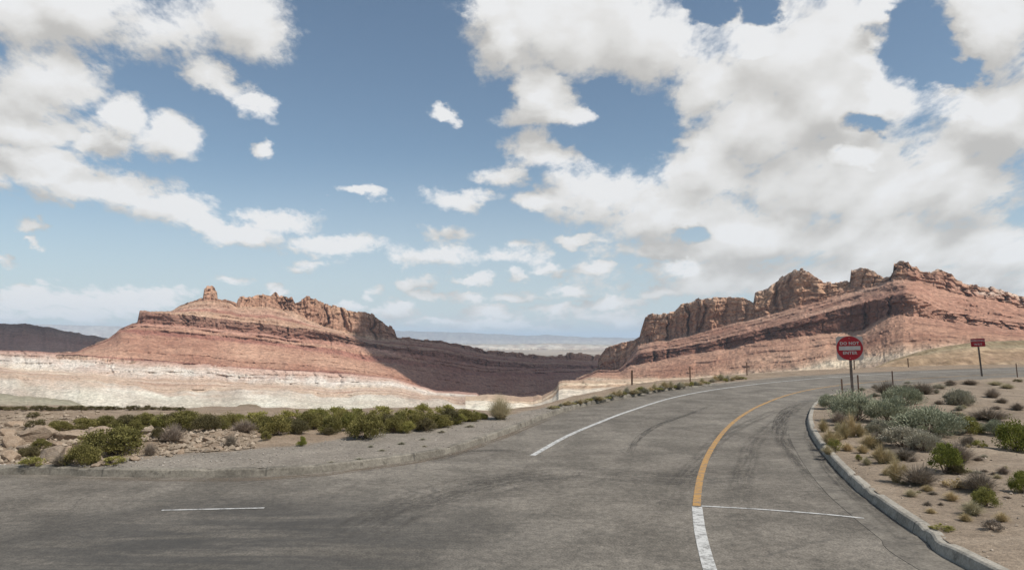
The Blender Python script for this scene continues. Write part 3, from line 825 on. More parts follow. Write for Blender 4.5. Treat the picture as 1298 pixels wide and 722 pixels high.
def paint_mat(name, col, wear=0.5):
    m, T, b, out = new_mat(name)
    P = geo_pos(T)
    n = T.noise(P, 7.0, 6, 0.7); n2 = T.noise(P, 46.0, 3, 0.7)
    worn = T.math('MULTIPLY', T.smooth(T.math('ADD', n, T.math('MULTIPLY', n2, 0.6)), 0.76, 0.92), wear)
    c = T.mix(T.smooth(n2, 0.3, 0.7), tuple(v * 0.82 for v in col), col)
    c = T.mix(worn, c, (0.15, 0.142, 0.13))
    T.link(c, b.inputs['Base Color']); b.inputs['Roughness'].default_value = 0.7
    return m


def stain_mat(name, col, dens, sx=1.0):
    m, T, b, out = new_mat(name)
    P = geo_pos(T)
    al = T.node('ShaderNodeAttribute', attribute_name='along').outputs['Fac']
    ac = T.node('ShaderNodeAttribute', attribute_name='across').outputs['Fac']
    n = T.noise(T.comb(T.math('MULTIPLY', al, 0.7), T.math('MULTIPLY', ac, 5.0 * sx), 0.0), 1.0, 6, 0.7)
    n2 = T.noise(P, 12.0, 4, 0.7)
    e = T.math('MULTIPLY', T.math('MULTIPLY', ac, T.math('SUBTRACT', 1.0, ac)), 4.0)
    f = T.math('MULTIPLY', T.smooth(T.math('ADD', n, T.math('MULTIPLY', T.math('SUBTRACT', n2, 0.5), 0.5)), 0.36, 0.66), T.smooth(e, 0.0, 0.7))
    en = T.node('ShaderNodeAttribute', attribute_name='ends').outputs['Fac']
    f = T.math('MULTIPLY', T.math('MULTIPLY', f, dens), en)
    b.inputs['Base Color'].default_value = (*col, 1); b.inputs['Roughness'].default_value = 0.85
    tr = T.node('ShaderNodeBsdfTransparent'); mx = T.node('ShaderNodeMixShader')
    T.link(f, mx.inputs[0]); T.link(tr.outputs[0], mx.inputs[1]); T.link(b.outputs[0], mx.inputs[2]); T.link(mx.outputs[0], out.inputs[0])
    return m


def concrete_mat(name, c0, c1, joints=3.0):
    m, T, b, _ = new_mat(name)
    P = geo_pos(T)
    n = T.noise(P, 2.2, 6, 0.68); n2 = T.noise(P, 26.0, 4, 0.7)
    c = T.mix(T.smooth(n, 0.32, 0.68), c0, c1)
    c = T.mix(1.0, c, T.mix(T.smooth(n2, 0.3, 0.7), (0.76, 0.76, 0.75), (1.16, 1.16, 1.15)), 'MULTIPLY')
    al = T.node('ShaderNodeAttribute', attribute_name='along').outputs['Fac']
    fr = T.math('FRACT', T.math('DIVIDE', al, joints))
    n4 = T.noise(P, 5.0, 5, 0.7)
    c = T.mix(T.math('MULTIPLY', T.smooth(n4, 0.56, 0.66), 0.55), c, tuple(v * 0.42 for v in c0))
    j = T.smooth(T.math('ABSOLUTE', T.math('SUBTRACT', fr, 0.5)), 0.0, 0.008, 1.0, 0.0)
    c = T.mix(T.math('MULTIPLY', j, 0.7), c, (0.06, 0.055, 0.05))
    T.link(c, b.inputs['Base Color']); b.inputs['Roughness'].default_value = 0.92
    bump(T, b, T.math('ADD', n, n2), 0.3, 0.01)
    return m


ASPH = asphalt_mat()
KERBM = concrete_mat('kerb_concrete', (0.27, 0.245, 0.205), (0.40, 0.365, 0.31))
KERBL = concrete_mat('dirty_kerb_concrete', (0.13, 0.115, 0.094), (0.26, 0.232, 0.19))
GUTM = concrete_mat('gutter_concrete', (0.115, 0.102, 0.086), (0.21, 0.187, 0.155), 3.0)


def fill_polygon(name, pts, z, mat, **props):
    bm = bmesh.new()
    vs = [bm.verts.new((p[0], p[1], z)) for p in pts]
    es = [bm.edges.new((vs[i], vs[(i + 1) % len(vs)])) for i in range(len(vs))]
    bmesh.ops.triangle_fill(bm, use_beauty=True, use_dissolve=False, edges=es)
    for f in bm.faces:
        if f.normal.z < 0: f.normal_flip()
    me = bpy.data.meshes.new(name); bm.to_mesh(me); bm.free()
    return obj(name, me, mat, **props)


nL, nR = normals2(KLs), normals2(KRs)
road_poly = np.concatenate([(KLs + nL * 0.05)[::4], (KRs - nR * 0.05)[::-4], [[30, -30], [-90, -30]]])
fill_polygon('road', road_poly, 0.0, ASPH, kind='structure')

# kerbs (left of travel of KL = away from the road; for KR the ground lies to the right of travel)
iL = np.searchsorted(KLs[:, 0], 13.0)
kl = KLs[:iL]
hL = 0.14 * np.clip((13.0 - kl[:, 0]) / 6.0, 0.12, 1)
hL = hL + 0.0
profile_strip('kerb', kl, [(-0.015, -0.1), (0.0, hL * 0.05), (0.025, hL * 0.86), (0.05, hL), (0.17, hL + 0.004), (0.19, -0.1)], KERBL, kind='structure', label='weathered concrete kerb edging the gravel verge on the left')
dR = np.concatenate([[0], np.cumsum(np.linalg.norm(np.diff(KRs, axis=0), axis=1))])
jend = int(np.argmin(np.hypot(KRs[:, 0] - gnd(1070, 497)[0], KRs[:, 1] - gnd(1070, 497)[1])))
kr = KRs[:jend]
hR = 0.15 * np.clip((dR[jend] - dR[:jend]) / 4.0, 0.1, 1)
wk = 0.16
profile_strip('kerb', kr[::-1], [(-0.01, -0.1), (0.0, 0.004 + 0 * hR[::-1]), (0.035, hR[::-1] * 0.88), (0.06, hR[::-1]), (wk, hR[::-1] + 0.004), (wk + 0.02, -0.1)], KERBM, kind='structure', label='concrete kerb curving round the planted island on the right')
# gutter pan beside it
gw = 0.5 * np.clip((dR[jend] - dR[:jend]) / 7.0, 0.02, 1)
profile_strip('gutter', kr, [(0.012, 0.012), (gw * 0.5 + 0.012, 0.007), (gw + 0.012, 0.005), (gw + 0.03, -0.05)][::-1], GUTM, kind='structure')


# painted lines
def stripe(name, px_pts, w, mat, z=0.006, step=0.2, props=None, world=False):
    p = np.array(px_pts, float) if world else np.array([gnd(x, y)[:2] for x, y in px_pts])
    l = smooth_line(p, step)
    nn = normals2(l)
    R = np.array([np.concatenate([l + nn * o, np.full((len(l), 1), z)], 1) for o in np.linspace(-w / 2, w / 2, 5)])
    s = np.concatenate([[0], np.cumsum(np.linalg.norm(np.diff(l, axis=0), axis=1))])
    e = np.clip(np.minimum(s, s[-1] - s) / max(0.25 * s[-1], 1e-3), 0, 1)
    me = mesh_np(name, R.reshape(-1, 3), grid_faces(5, len(l), True), False, {'along': np.tile(s, 5), 'across': np.repeat(np.linspace(0, 1, 5), len(l)), 'ends': np.tile(e, 5)})
    return obj(name, me, mat, kind='structure', **(props or {}))


WP = paint_mat('white_road_paint', (0.58, 0.57, 0.54), 0.75)
YP = paint_mat('yellow_road_paint', (0.47, 0.265, 0.085), 0.85)
stripe('edge_line', [(675, 577), (720, 552), (765, 533), (800, 520), (850, 504.5), (900, 494.5), (960, 486.5), (1000, 482.5), (1060, 477.5), (1150, 472.5), (1298, 468), (1500, 464)], 0.13, WP)
stripe('centre_line', [(883, 641), (885, 620), (889, 600), (896, 580), (906, 562), (921, 543), (940, 527), (965, 513), (1000, 500), (1040, 491.5), (1100, 484.5), (1200, 477.5), (1298, 473.5), (1500, 468)], 0.118, YP)
stripe('white_line', [(883.5, 642), (887, 670), (893, 697), (900, 722), (920, 790)], 0.15, WP)
stripe('stop_line', [(889, 641), (960, 645), (1040, 651), (1109, 658)], 0.055, WP)
stripe('lane_dash', [(205, 646.5), (270, 645), (335, 643.5)], 0.055, WP)

# stains, crack seal and tyre marks
TY = stain_mat('tyre_rubber', (0.08, 0.072, 0.062), 0.5)
DIRT = stain_mat('kerb_dirt', (0.20, 0.155, 0.115), 0.8)
SEAL = stain_mat('crack_seal', (0.06, 0.055, 0.05), 0.6)
OIL = stain_mat('oil_drip', (0.075, 0.068, 0.06), 0.32)
stripe('tyre_mark', [(1034, 509), (1012, 520), (1000, 532), (994, 548), (1000, 565), (1017, 585), (1045, 612), (1087, 642), (1130, 680)], 0.55, TY, 0.0035)
stripe('tyre_mark', [(1024, 509), (1000, 517), (988, 530), (985, 545), (990, 565)], 0.35, TY, 0.0045)
stripe('kerb_dirt', [(0, 604.5), (150, 607), (300, 607.5), (400, 602), (484, 591.5), (540, 583), (577, 575), (604, 566), (650, 549), (704, 527)], 0.32, DIRT, 0.0035)
stripe('crack_seal', [(797, 585), (800, 570), (812, 553), (838, 537), (872, 525), (906, 512)], 0.22, SEAL, 0.0035)
stripe('tyre_mark', [(1026, 545), (1030, 560), (1050, 590), (1084, 625), (1128, 660), (1172, 692)], 0.42, TY, 0.0165)
stripe('tyre_mark', [(540, 585), (585, 574), (630, 571), (665, 574)], 0.5, TY, 0.0035)
stripe('tyre_mark', [(560, 640), (640, 612), (740, 600), (850, 606), (960, 600)], 1.3, OIL, 0.0035)
stripe('tyre_mark', [(420, 700), (500, 650), (590, 615), (700, 600)], 1.2, OIL, 0.0045)
stripe('tyre_mark', [(830, 700), (850, 640), (880, 590), (930, 545), (1010, 510)], 0.5, OIL, 0.0055)
stripe('tyre_mark', [(960, 720), (940, 640), (945, 590), (970, 545), (1030, 505)], 0.5, OIL, 0.0065)


# ---- verge / plateau beyond the left kerb
G_px = [(0, 596), (100, 592), (157, 583), (193, 580), (289, 574), (400, 563), (484, 549), (568, 534), (614, 530), (661, 523), (718, 512), (769, 503), (830, 494), (900, 484), (1000, 474.5), (1298, 463)]
G = np.array([gnd(x, y, 0.12)[:2] for x, y in G_px])
EDGE = [(-90, 27), (-15, 27), (-9, 26.5), (-5, 25.5), (-2.5, 24), (-0.8, 23.5), (1, 25.5), (2.5, 29), (5, 34), (9.3, 41.5), (14, 47), (20, 53), (30, 60), (45, 68), (90, 78)]


def kl_y(x): return np.interp(x, KLs[:, 0], KLs[:, 1])
def g_y(x): return np.maximum(np.interp(x, G[:, 0], G[:, 1]), kl_y(x) + 0.25)
def edge_y(x): return np.interp(x, *np.array(EDGE).T) + (fbm(np.asarray(x) / 2.2, 3.3, 0, 3, 31) - 0.5) * 1.5


def verge_z(x, y):
    x = np.asarray(x, float); y = np.asarray(y, float)
    k = kl_y(x); g = g_y(x); e = edge_y(x)
    kerb = 0.14 * np.clip((13.0 - x) / 6.0, 0.12, 1)
    t = np.clip((y - g) / np.maximum(e - g, 0.5), 0, 3)
    rough = np.clip((y - g) / 2.5, 0, 1)
    lef = np.clip((-3.5 - x) / 4, 0, 1)
    hum = (fbm(x / 3.2, y / 3.2, 0, 4, 33) - 0.5) * 0.75 * rough * (0.35 + 0.65 * lef)
    hum = hum + (fbm(x / 0.7, y / 0.7, 0, 3, 36) - 0.5) * 0.16 * rough * (0.4 + 0.6 * lef)
    hum = hum * (1 - 0.75 * np.clip((t - 0.45) / 0.5, 0, 1)) 
    z = kerb - 0.012 + 0.02 * np.clip((y - k) / 1.0, 0, 1) + hum - np.clip(t, 0, 1) * (0.10 + 0.20 * lef)
    z = z + (fbm(x / 0.5, y / 0.5, 0, 3, 34) - 0.5) * 0.05 * np.clip((y - k - 0.25) / 0.5, 0, 1)
    drop = np.clip(y - e, 0, None)
    z = z - np.minimum(drop * 0.55 + np.maximum(drop - 4, 0) * 0.35, 122)
    return z


def make_verge():
    xs = np.concatenate([np.linspace(-90, -24, 70, endpoint=False), np.arange(-24, 14, 0.14), np.linspace(14, 95, 230)])
    k = kl_y(xs) + 0.12; g = g_y(xs); e = edge_y(xs)
    rows = []
    for t in np.linspace(0, 1, 26, endpoint=False): rows.append(k + (g - k) * t)
    for t in np.linspace(0, 1, 74, endpoint=False): rows.append(g + (np.maximum(e, g + 1) - g) * t)
    for t in np.linspace(0, 1, 30) ** 2: rows.append(np.maximum(e, g + 1) + t * 110)
    Y = np.array(rows); X = np.tile(xs, (len(rows), 1))
    Z = verge_z(X, Y)
    gm = np.clip((g_y(X) - Y) / 0.5 + (fbm(X / .6, Y / .6, 0, 3, 37) - .5) * 1.6 + .5, 0, 1)
    m, T, b, _ = new_mat('verge_ground')
    P = geo_pos(T)
    gr = T.node('ShaderNodeAttribute', attribute_name='gravel').outputs['Fac']
    n = T.noise(P, 1.1, 6, 0.65); n2 = T.noise(P, 18.0, 4, 0.75); n3 = T.noise(P, 55.0, 2, 0.7)
    dirt = T.ramp(n, [(0.3, (0.20, 0.148, 0.102)), (0.5, (0.265, 0.20, 0.142)), (0.7, (0.335, 0.265, 0.195))])
    grav = T.ramp(n, [(0.3, (0.198, 0.174, 0.145)), (0.5, (0.243, 0.214, 0.179)), (0.7, (0.288, 0.254, 0.212))])
    c = T.mix(gr, dirt, grav)
    c = T.mix(1.0, c, T.mix(T.smooth(n2, 0.28, 0.72), (0.66, 0.65, 0.63), (1.22, 1.21, 1.2)), 'MULTIPLY')
    c = T.mix(1.0, c, T.mix(T.smooth(n3, 0.3, 0.7), (0.8, 0.8, 0.8), (1.18, 1.18, 1.18)), 'MULTIPLY')
    T.link(c, b.inputs['Base Color']); b.inputs['Roughness'].default_value = 0.95
    bump(T, b, T.math('ADD', n2, T.math('MULTIPLY', n3, 0.5)), 0.5, 0.03)
    me = mesh_np('verge', np.stack([X, Y, Z], -1).reshape(-1, 3), grid_faces(len(rows), len(xs)), True, {'gravel': gm.ravel()})
    obj('verge', me, m, kind='structure')


make_verge()

# ---- island on the right
KRi = KRs[KRs[:, 1] > -3.0]
order = np.argsort(KRi[:, 1])


def isl_x(y): return np.interp(y, KRi[order, 1], KRi[order, 0])


def island_z(x, y):
    x = np.asarray(x, float); y = np.asarray(y, float)
    q = x - isl_x(y)
    # distance to the far road edge matters where the boundary runs across the view
    far = np.interp(x, KRs[jend:, 0], KRs[jend:, 1]) - y
    far = np.where(x < KRs[jend, 0], 99, far)
    q2 = np.minimum(q, far * 1.3)
    kh = 0.15 * np.clip((KRs[jend, 1] - y) / 4.0 + 0.15, 0.12, 1)
    rise = np.clip((q2 - 0.1) / 3.5, 0, 1); rise = rise * rise * (3 - 2 * rise)
    z = kh - 0.012 + rise * (0.16 + 0.10 * np.clip((y - 12) / 10, 0, 1))
    z = z + (fbm(x / 2.6, y / 2.6, 0, 4, 41) - 0.5) * 0.32 * rise + (fbm(x / 0.45, y / 0.45, 0, 3, 42) - 0.5) * 0.05 * np.clip(q2 / 0.6 - 0.3, 0, 1)
    return np.where(far < 0.05, -0.05, z)


def make_island():
    ys = np.concatenate([np.linspace(-3, 5, 40, endpoint=False), np.linspace(5, 24, 190, endpoint=False), np.linspace(24, 52, 150)])
    u = np.linspace(0, 1, 200) ** 1.7
    xl = isl_x(ys)[:, None] + np.where(ys < KRs[jend, 1], 0.13, 0.02)[:, None]
    X = xl + u[None, :] * (95 - xl)
    Y = np.tile(ys[:, None], (1, len(u)))
    Z = island_z(X, Y)
    m, T, b, _ = new_mat('island_dirt')
    P = geo_pos(T)
    n = T.noise(P, 0.7, 6, 0.65, .4); n2 = T.noise(P, 16.0, 5, 0.75); n3 = T.noise(P, 60.0, 2, 0.7)
    c = T.ramp(n, [(0.3, (0.195, 0.152, 0.110)), (0.5, (0.265, 0.208, 0.152)), (0.7, (0.335, 0.27, 0.202))])
    c = T.mix(1.0, c, T.mix(T.smooth(n2, 0.28, 0.72), (0.68, 0.67, 0.66), (1.2, 1.19, 1.18)), 'MULTIPLY')
    c = T.mix(1.0, c, T.mix(T.smooth(n3, 0.3, 0.7), (0.8, 0.8, 0.8), (1.18, 1.18, 1.18)), 'MULTIPLY')
    T.link(c, b.inputs['Base Color']); b.inputs['Roughness'].default_value = 0.95
    bump(T, b, T.math('ADD', n2, T.math('MULTIPLY', n3, 0.5)), 0.5, 0.03)
    me = mesh_np('island', np.stack([X, Y, Z], -1).reshape(-1, 3), grid_faces(len(ys), len(u), False), True)
    obj('island', me, m, kind='structure')


make_island()

# ---- tan cut bank across the road on the right
TB0 = [(1030, 480), (1078, 476), (1096, 472), (1127, 457.5), (1164, 446), (1176, 442.5), (1207, 437.5), (1237, 433), (1298, 431), (1400, 426), (1560, 422)]
TB1 = [(1030, 481), (1078, 477), (1096, 473), (1127, 462), (1164, 452.5), (1176, 450), (1207, 446), (1237, 442), (1298, 441), (1400, 437), (1560, 433)]
TB2 = [(1030, 484), (1096, 475), (1127, 473), (1298, 470), (1560, 464)]


def bank_hook(c, v, s, z, x, P):
    g = np.clip((ridged(s / 2.6 + v * .6, v * .5, 0, 3, 81) - 0.5) * 3, 0, 1)[..., None] * np.clip((v - 1.0) * 5, 0, 1)[..., None] * .45
    return c * (1 - g) + np.array([0.28, 0.20, 0.125]) * g


BANKM = rock_mat('bank_earth', 4.0, 0.35, 0.4)
loft('bank', BANKM, 1078, 1560, 0.8, [(TB0, [(1030, 66), (1298, 84), (1560, 84)]), (TB1, [(1030, 64), (1298, 79), (1560, 79)]), (TB2, [(1030, 61), (1298, 67), (1560, 68)])], [16, 44],
     ([0, 2], [.15, .15]), ([0, 1, 1.5, 2], [.05, .3, 1.6, .8]), {0: (0.24, 0.195, 0.125), 0.9: (0.27, 0.21, 0.14), 1.08: (0.345, 0.255, 0.17), 2: (0.335, 0.255, 0.178)},
     bank_hook, back=10, seed=500, jag=0.5, ledge=0.08, flute=3, bottom=-4.0, streak=0, falls=(5, 2.5, .8), relief=0.06)

# ------------------------------------------------------------------ road signs
def box_bm(bm, x0, x1, y0, y1, z0, z1, bev=0.0):
    r = bmesh.ops.create_cube(bm, size=1.0)
    for q in r['verts']:
        q.co = Vector(((x0 + x1) / 2 + q.co.x * (x1 - x0), (y0 + y1) / 2 + q.co.y * (y1 - y0), (z0 + z1) / 2 + q.co.z * (z1 - z0)))
    if bev:
        es = list({e for q in r['verts'] for e in q.link_edges})
        bmesh.ops.bevel(bm, geom=es, offset=bev, segments=2, affect='EDGES')


def bm_obj(name, bm, mat, parent=None, smooth=False, **props):
    me = bpy.data.meshes.new(name); bm.to_mesh(me); bm.free()
    for p in me.polygons: p.use_smooth = smooth
    return obj(name, me, mat, parent, **props)


def rounded_plate(w, h, r, t, y):
    """upright plate in the XZ plane, front face at y, thickness t backwards"""
    bm = bmesh.new()
    pts = []
    for cx, cz, a0 in ((w / 2 - r, h / 2 - r, 0), (-w / 2 + r, h / 2 - r, 90), (-w / 2 + r, -h / 2 + r, 180), (w / 2 - r, -h / 2 + r, 270)):
        for k in range(9):
            a = math.radians(a0 + k * 90 / 8)
            pts.append((cx + r * math.cos(a), cz + r * math.sin(a)))
    f = [bm.verts.new((x, y, z)) for x, z in pts]
    g = [bm.verts.new((x, y + t, z)) for x, z in pts]
    bm.faces.new(f); bm.faces.new(g[::-1])
    n = len(pts)
    for i in range(n): bm.faces.new((f[i], g[i], g[(i + 1) % n], f[(i + 1) % n]))
    bmesh.ops.recalc_face_normals(bm, faces=bm.faces)
    return bm


def text_mesh(name, body, size, spacing=1.0, bold=0.0):
    c = bpy.data.curves.new('text', 'FONT')
    c.body = body; c.size = size; c.align_x = 'CENTER'; c.align_y = 'CENTER'; c.extrude = 0.0012; c.offset = bold; c.space_character = spacing; c.resolution_u = 4
    o = bpy.data.objects.new('text', c); COL.objects.link(o)
    dg = bpy.context.evaluated_depsgraph_get()
    me = bpy.data.meshes.new_from_object(o.evaluated_get(dg))
    bpy.data.objects.remove(o); bpy.data.curves.remove(c)
    me.name = name
    me.transform(Matrix.Rotation(math.pi / 2, 4, 'X'))
    return me


def sign_face(name, col):
    m, T, b, _ = new_mat(name)
    P = geo_pos(T)
    n = T.noise(P, 5.0, 6, 0.7); n2 = T.noise(P, 40.0, 3, 0.7)
    c = T.mix(T.smooth(n, 0.3, 0.7), tuple(v * 0.82 for v in col), col)
    c = T.mix(T.math('MULTIPLY', T.smooth(n2, 0.6, 0.8), 0.12), c, (0.3, 0.25, 0.2))
    T.link(c, b.inputs['Base Color']); b.inputs['Roughness'].default_value = 0.45
    return m


SIGN_RED = sign_face('sign_red', (0.36, 0.020, 0.028))
SIGN_WHITE = sign_face('sign_white', (0.50, 0.475, 0.445))
SIGN_BACK = sign_face('weathered_white', (0.47, 0.42, 0.38))
POST_WOOD = simple_mat('grey_post_wood', (0.15, 0.12, 0.10), 0.9, 0, 0.35, 9.0)
STEEL = simple_mat('galvanised_steel', (0.42, 0.42, 0.42), 0.5, 0.8, 0.2, 20)
RUST = simple_mat('rusty_steel', (0.10, 0.060, 0.042), 0.85, 0.1, 0.4, 25)


def wooden_post(h, w, parent):
    bm = bmesh.new(); box_bm(bm, -w / 2, w / 2, -w / 2, w / 2, -0.35, h, 0.012)
    return bm_obj('post', bm, POST_WOOD, parent)


def sign_root(name, base_px, centre_px, dist, label, cat):
    b0 = at(*base_px, dist); c = at(*centre_px, dist)
    gz = float(island_z(b0[0], b0[1]))
    root = obj(name, None, label=label, category=cat)
    root.location = (b0[0], b0[1], gz)
    yaw = -math.atan2(b0[0], b0[1])
    lean = math.atan2((c[0] - b0[0]), c[2] - gz)
    root.rotation_euler = (0, lean * math.cos(yaw), yaw)
    return root, (c[2] - gz) / math.cos(lean)


t, hc = sign_root('road_sign', (1081, 500), (1077, 441), 26.5, 'square pale sign with red DO NOT ENTER disc on a post behind the sagebrush', 'road sign')
wooden_post(hc + 0.40, 0.10, t)
S = 0.945
pl = bm_obj('sign_panel', rounded_plate(S, S, 0.11, 0.004, -0.058), SIGN_BACK, t); pl.location = (0, 0, hc)
bm = bmesh.new(); bmesh.ops.create_circle(bm, cap_ends=True, radius=S * 0.497, segments=64)
bmesh.ops.rotate(bm, verts=bm.verts, matrix=Matrix.Rotation(math.pi / 2, 3, 'X'))
bmesh.ops.translate(bm, verts=bm.verts, vec=(0, -0.0605, 0))
bm_obj('red_disc', bm, SIGN_RED, pl)
bm_obj('white_bar', rounded_plate(S * 0.80, S * 0.165, 0.004, 0.001, -0.063), SIGN_WHITE, pl)
for body, z in (('DO NOT', 0.185), ('ENTER', -0.19)):
    o = obj('lettering', text_mesh('lettering', body, 0.160, 1.08, 0.005), SIGN_WHITE, pl); o.location = (0, -0.0625, z)
for z in (0.32, -0.32):
    bm = bmesh.new(); bmesh.ops.create_uvsphere(bm, u_segments=10, v_segments=6, radius=0.014)
    o = bm_obj('bolt', bm, STEEL, pl, True); o.location = (0, -0.062, z * 1.22); o.scale = (1, 0.5, 1)

t, hc = sign_root('road_sign', (1245, 480), (1239.5, 434), 46.0, 'small red rectangular WRONG WAY sign on a leaning post at the far right', 'road sign')
wooden_post(hc + 0.30, 0.11, t)
pl = bm_obj('sign_panel', rounded_plate(0.82, 0.56, 0.04, 0.004, -0.064), SIGN_WHITE, t); pl.location = (0, 0, hc)
bm_obj('red_field', rounded_plate(0.805, 0.545, 0.034, 0.001, -0.067), SIGN_RED, pl)
for body, z in (('WRONG', 0.125), ('WAY', -0.125)):
    o = obj('lettering', text_mesh('lettering', body, 0.195, 1.08, 0.003), SIGN_WHITE, pl); o.location = (0, -0.0685, z)

# thin marker posts on the island edge
def marker(px, py_top, py_base, dist, label):
    b0 = at(px, py_base, dist); tp = at(px, py_top, dist)
    gz = float(island_z(b0[0], b0[1]))
    bm = bmesh.new(); h = tp[2] - gz
    # a steel T section
    box_bm(bm, -0.03, 0.03, -0.004, 0.004, -0.3, h); box_bm(bm, -0.005, 0.005, 0.0045, 0.04, -0.3, h - 0.003)
    for k in range(int(h / 0.12)):
        box_bm(bm, -0.012, 0.012, -0.014, -0.0045, 0.1 + k * 0.12, 0.125 + k * 0.12)
    o = bm_obj('marker_post', bm, RUST, None, label=label, category='post', group='thin posts along the island edge')
    o.location = (b0[0], b0[1], gz); o.rotation_euler = (rnd.uniform(-.02, .02), rnd.uniform(-.04, .01), rnd.uniform(-.3, .3))


marker(1068.5, 480, 503, 25.5, 'thin dark steel post standing just left of the DO NOT ENTER sign post')
marker(1088.5, 475, 497, 28.5, 'thin dark steel post standing just right of the DO NOT ENTER sign post')
marker(1132, 470, 488, 34.5, 'thin dark steel post alone on the road edge beyond the blue-green sagebrush')
marker(1290, 460, 482, 43.5, 'thin dark post in a low weed, right of the WRONG WAY sign')

# wire fence beyond the road
fence = obj('wire_fence', None, label='rusty wire fence on thin steel posts beyond the outer bend of the road', category='fence')
tops = []
for px, pt, pb, d in ((801, 469, 489, 36), (875, 464, 488, 40), (947, 459, 479, 47), (1015, 458, 476, 53), (1083, 455, 473, 58), (1152, 454, 471, 61), (1225, 452, 470, 64)):
    if px in (1015, 1225): continue
    tp = at(px, pt, d); bs = at(px, pb, d)
    bm = bmesh.new(); h = tp[2] - bs[2]
    box_bm(bm, -0.045, 0.045, -0.004, 0.004, -0.5, h); box_bm(bm, -0.006, 0.006, 0.0045, 0.045, -0.5, h - 0.003)
    for k in range(int(h / 0.14)): box_bm(bm, -0.012, 0.012, -0.014, -0.0045, 0.1 + k * 0.14, 0.125 + k * 0.14)
    o = bm_obj('post', bm, RUST, fence); o.location = tuple(bs); o.rotation_euler = (rnd.uniform(-.03, .03), rnd.uniform(-.03, .03), rnd.uniform(-.4, .4))
    tops.append((bs, h))
for f in (0.94, 0.68, 0.42, 0.18):
    bm = bmesh.new()
    for (a, ha), (b, hb) in zip(tops, tops[1:]):
        p0 = Vector(a) + Vector((0, -0.02, ha * f)); p1 = Vector(b) + Vector((0, -0.02, hb * f))
        prev = None
        for k in range(9):
            u = k / 8; c = p0.lerp(p1, u) - Vector((0, 0, 0.05 * 4 * u * (1 - u)))
            ring = [bm.verts.new(c + Vector((0, 0.0035 * math.cos(q), 0.0035 * math.sin(q)))) for q in (0, 2.1, 4.2)]
            if prev:
                for i in range(3): bm.faces.new((prev[i], prev[(i + 1) % 3], ring[(i + 1) % 3], ring[i]))
            prev = ring
    bm_obj('wire', bm, RUST, fence)


# ------------------------------------------------------------------ plants
def leaf_mat(name, c0, c1, trans=0.25):
    m, T, b, out = new_mat(name)
    a = T.node('ShaderNodeAttribute', attribute_name='tint').outputs['Fac']
    oi = T.node('ShaderNodeObjectInfo').outputs['Random']
    c = T.mix(a, c0, c1)
    c = T.mix(1.0, c, T.mix(oi, (0.82, 0.84, 0.80), (1.16, 1.12, 1.1)), 'MULTIPLY')
    T.link(c, b.inputs['Base Color']); b.inputs['Roughness'].default_value = 0.75; b.inputs['Specular IOR Level'].default_value = 0.2
    tl = T.node('ShaderNodeBsdfTranslucent'); T.link(c, tl.inputs[0])
    mx = T.node('ShaderNodeMixShader'); mx.inputs[0].default_value = trans
    T.link(b.outputs[0], mx.inputs[1]); T.link(tl.outputs[0], mx.inputs[2]); T.link(mx.outputs[0], out.inputs[0])
    return m


LEAF = {
    'green': leaf_mat('olive_leaf', (0.132, 0.116, 0.041), (0.295, 0.263, 0.090)),
    'lime': leaf_mat('yellow_green_leaf', (0.169, 0.163, 0.048), (0.351, 0.325, 0.102)),
    'dark': leaf_mat('dark_scrub_leaf', (0.090, 0.078, 0.039), (0.188, 0.161, 0.077)),
    'bright': leaf_mat('bright_green_leaf', (0.115, 0.131, 0.029), (0.284, 0.294, 0.072)),
    'sage': leaf_mat('sage_leaf', (0.192, 0.211, 0.144), (0.383, 0.397, 0.282), 0.15),
    'greysage': leaf_mat('grey_sage_leaf', (0.250, 0.234, 0.178), (0.450, 0.420, 0.328), 0.15),
    'grey': leaf_mat('dry_grey_twig', (0.170, 0.135, 0.105), (0.310, 0.260, 0.210), 0.1),
    'straw': leaf_mat('straw_blade', (0.330, 0.250, 0.130), (0.540, 0.440, 0.260), 0.3),
    'pale': leaf_mat('pale_dry_stem', (0.330, 0.280, 0.170), (0.520, 0.460, 0.310), 0.3),
}
BARK = simple_mat('shrub_bark', (0.14, 0.10, 0.075), 0.95, 0, 0.3, 30)


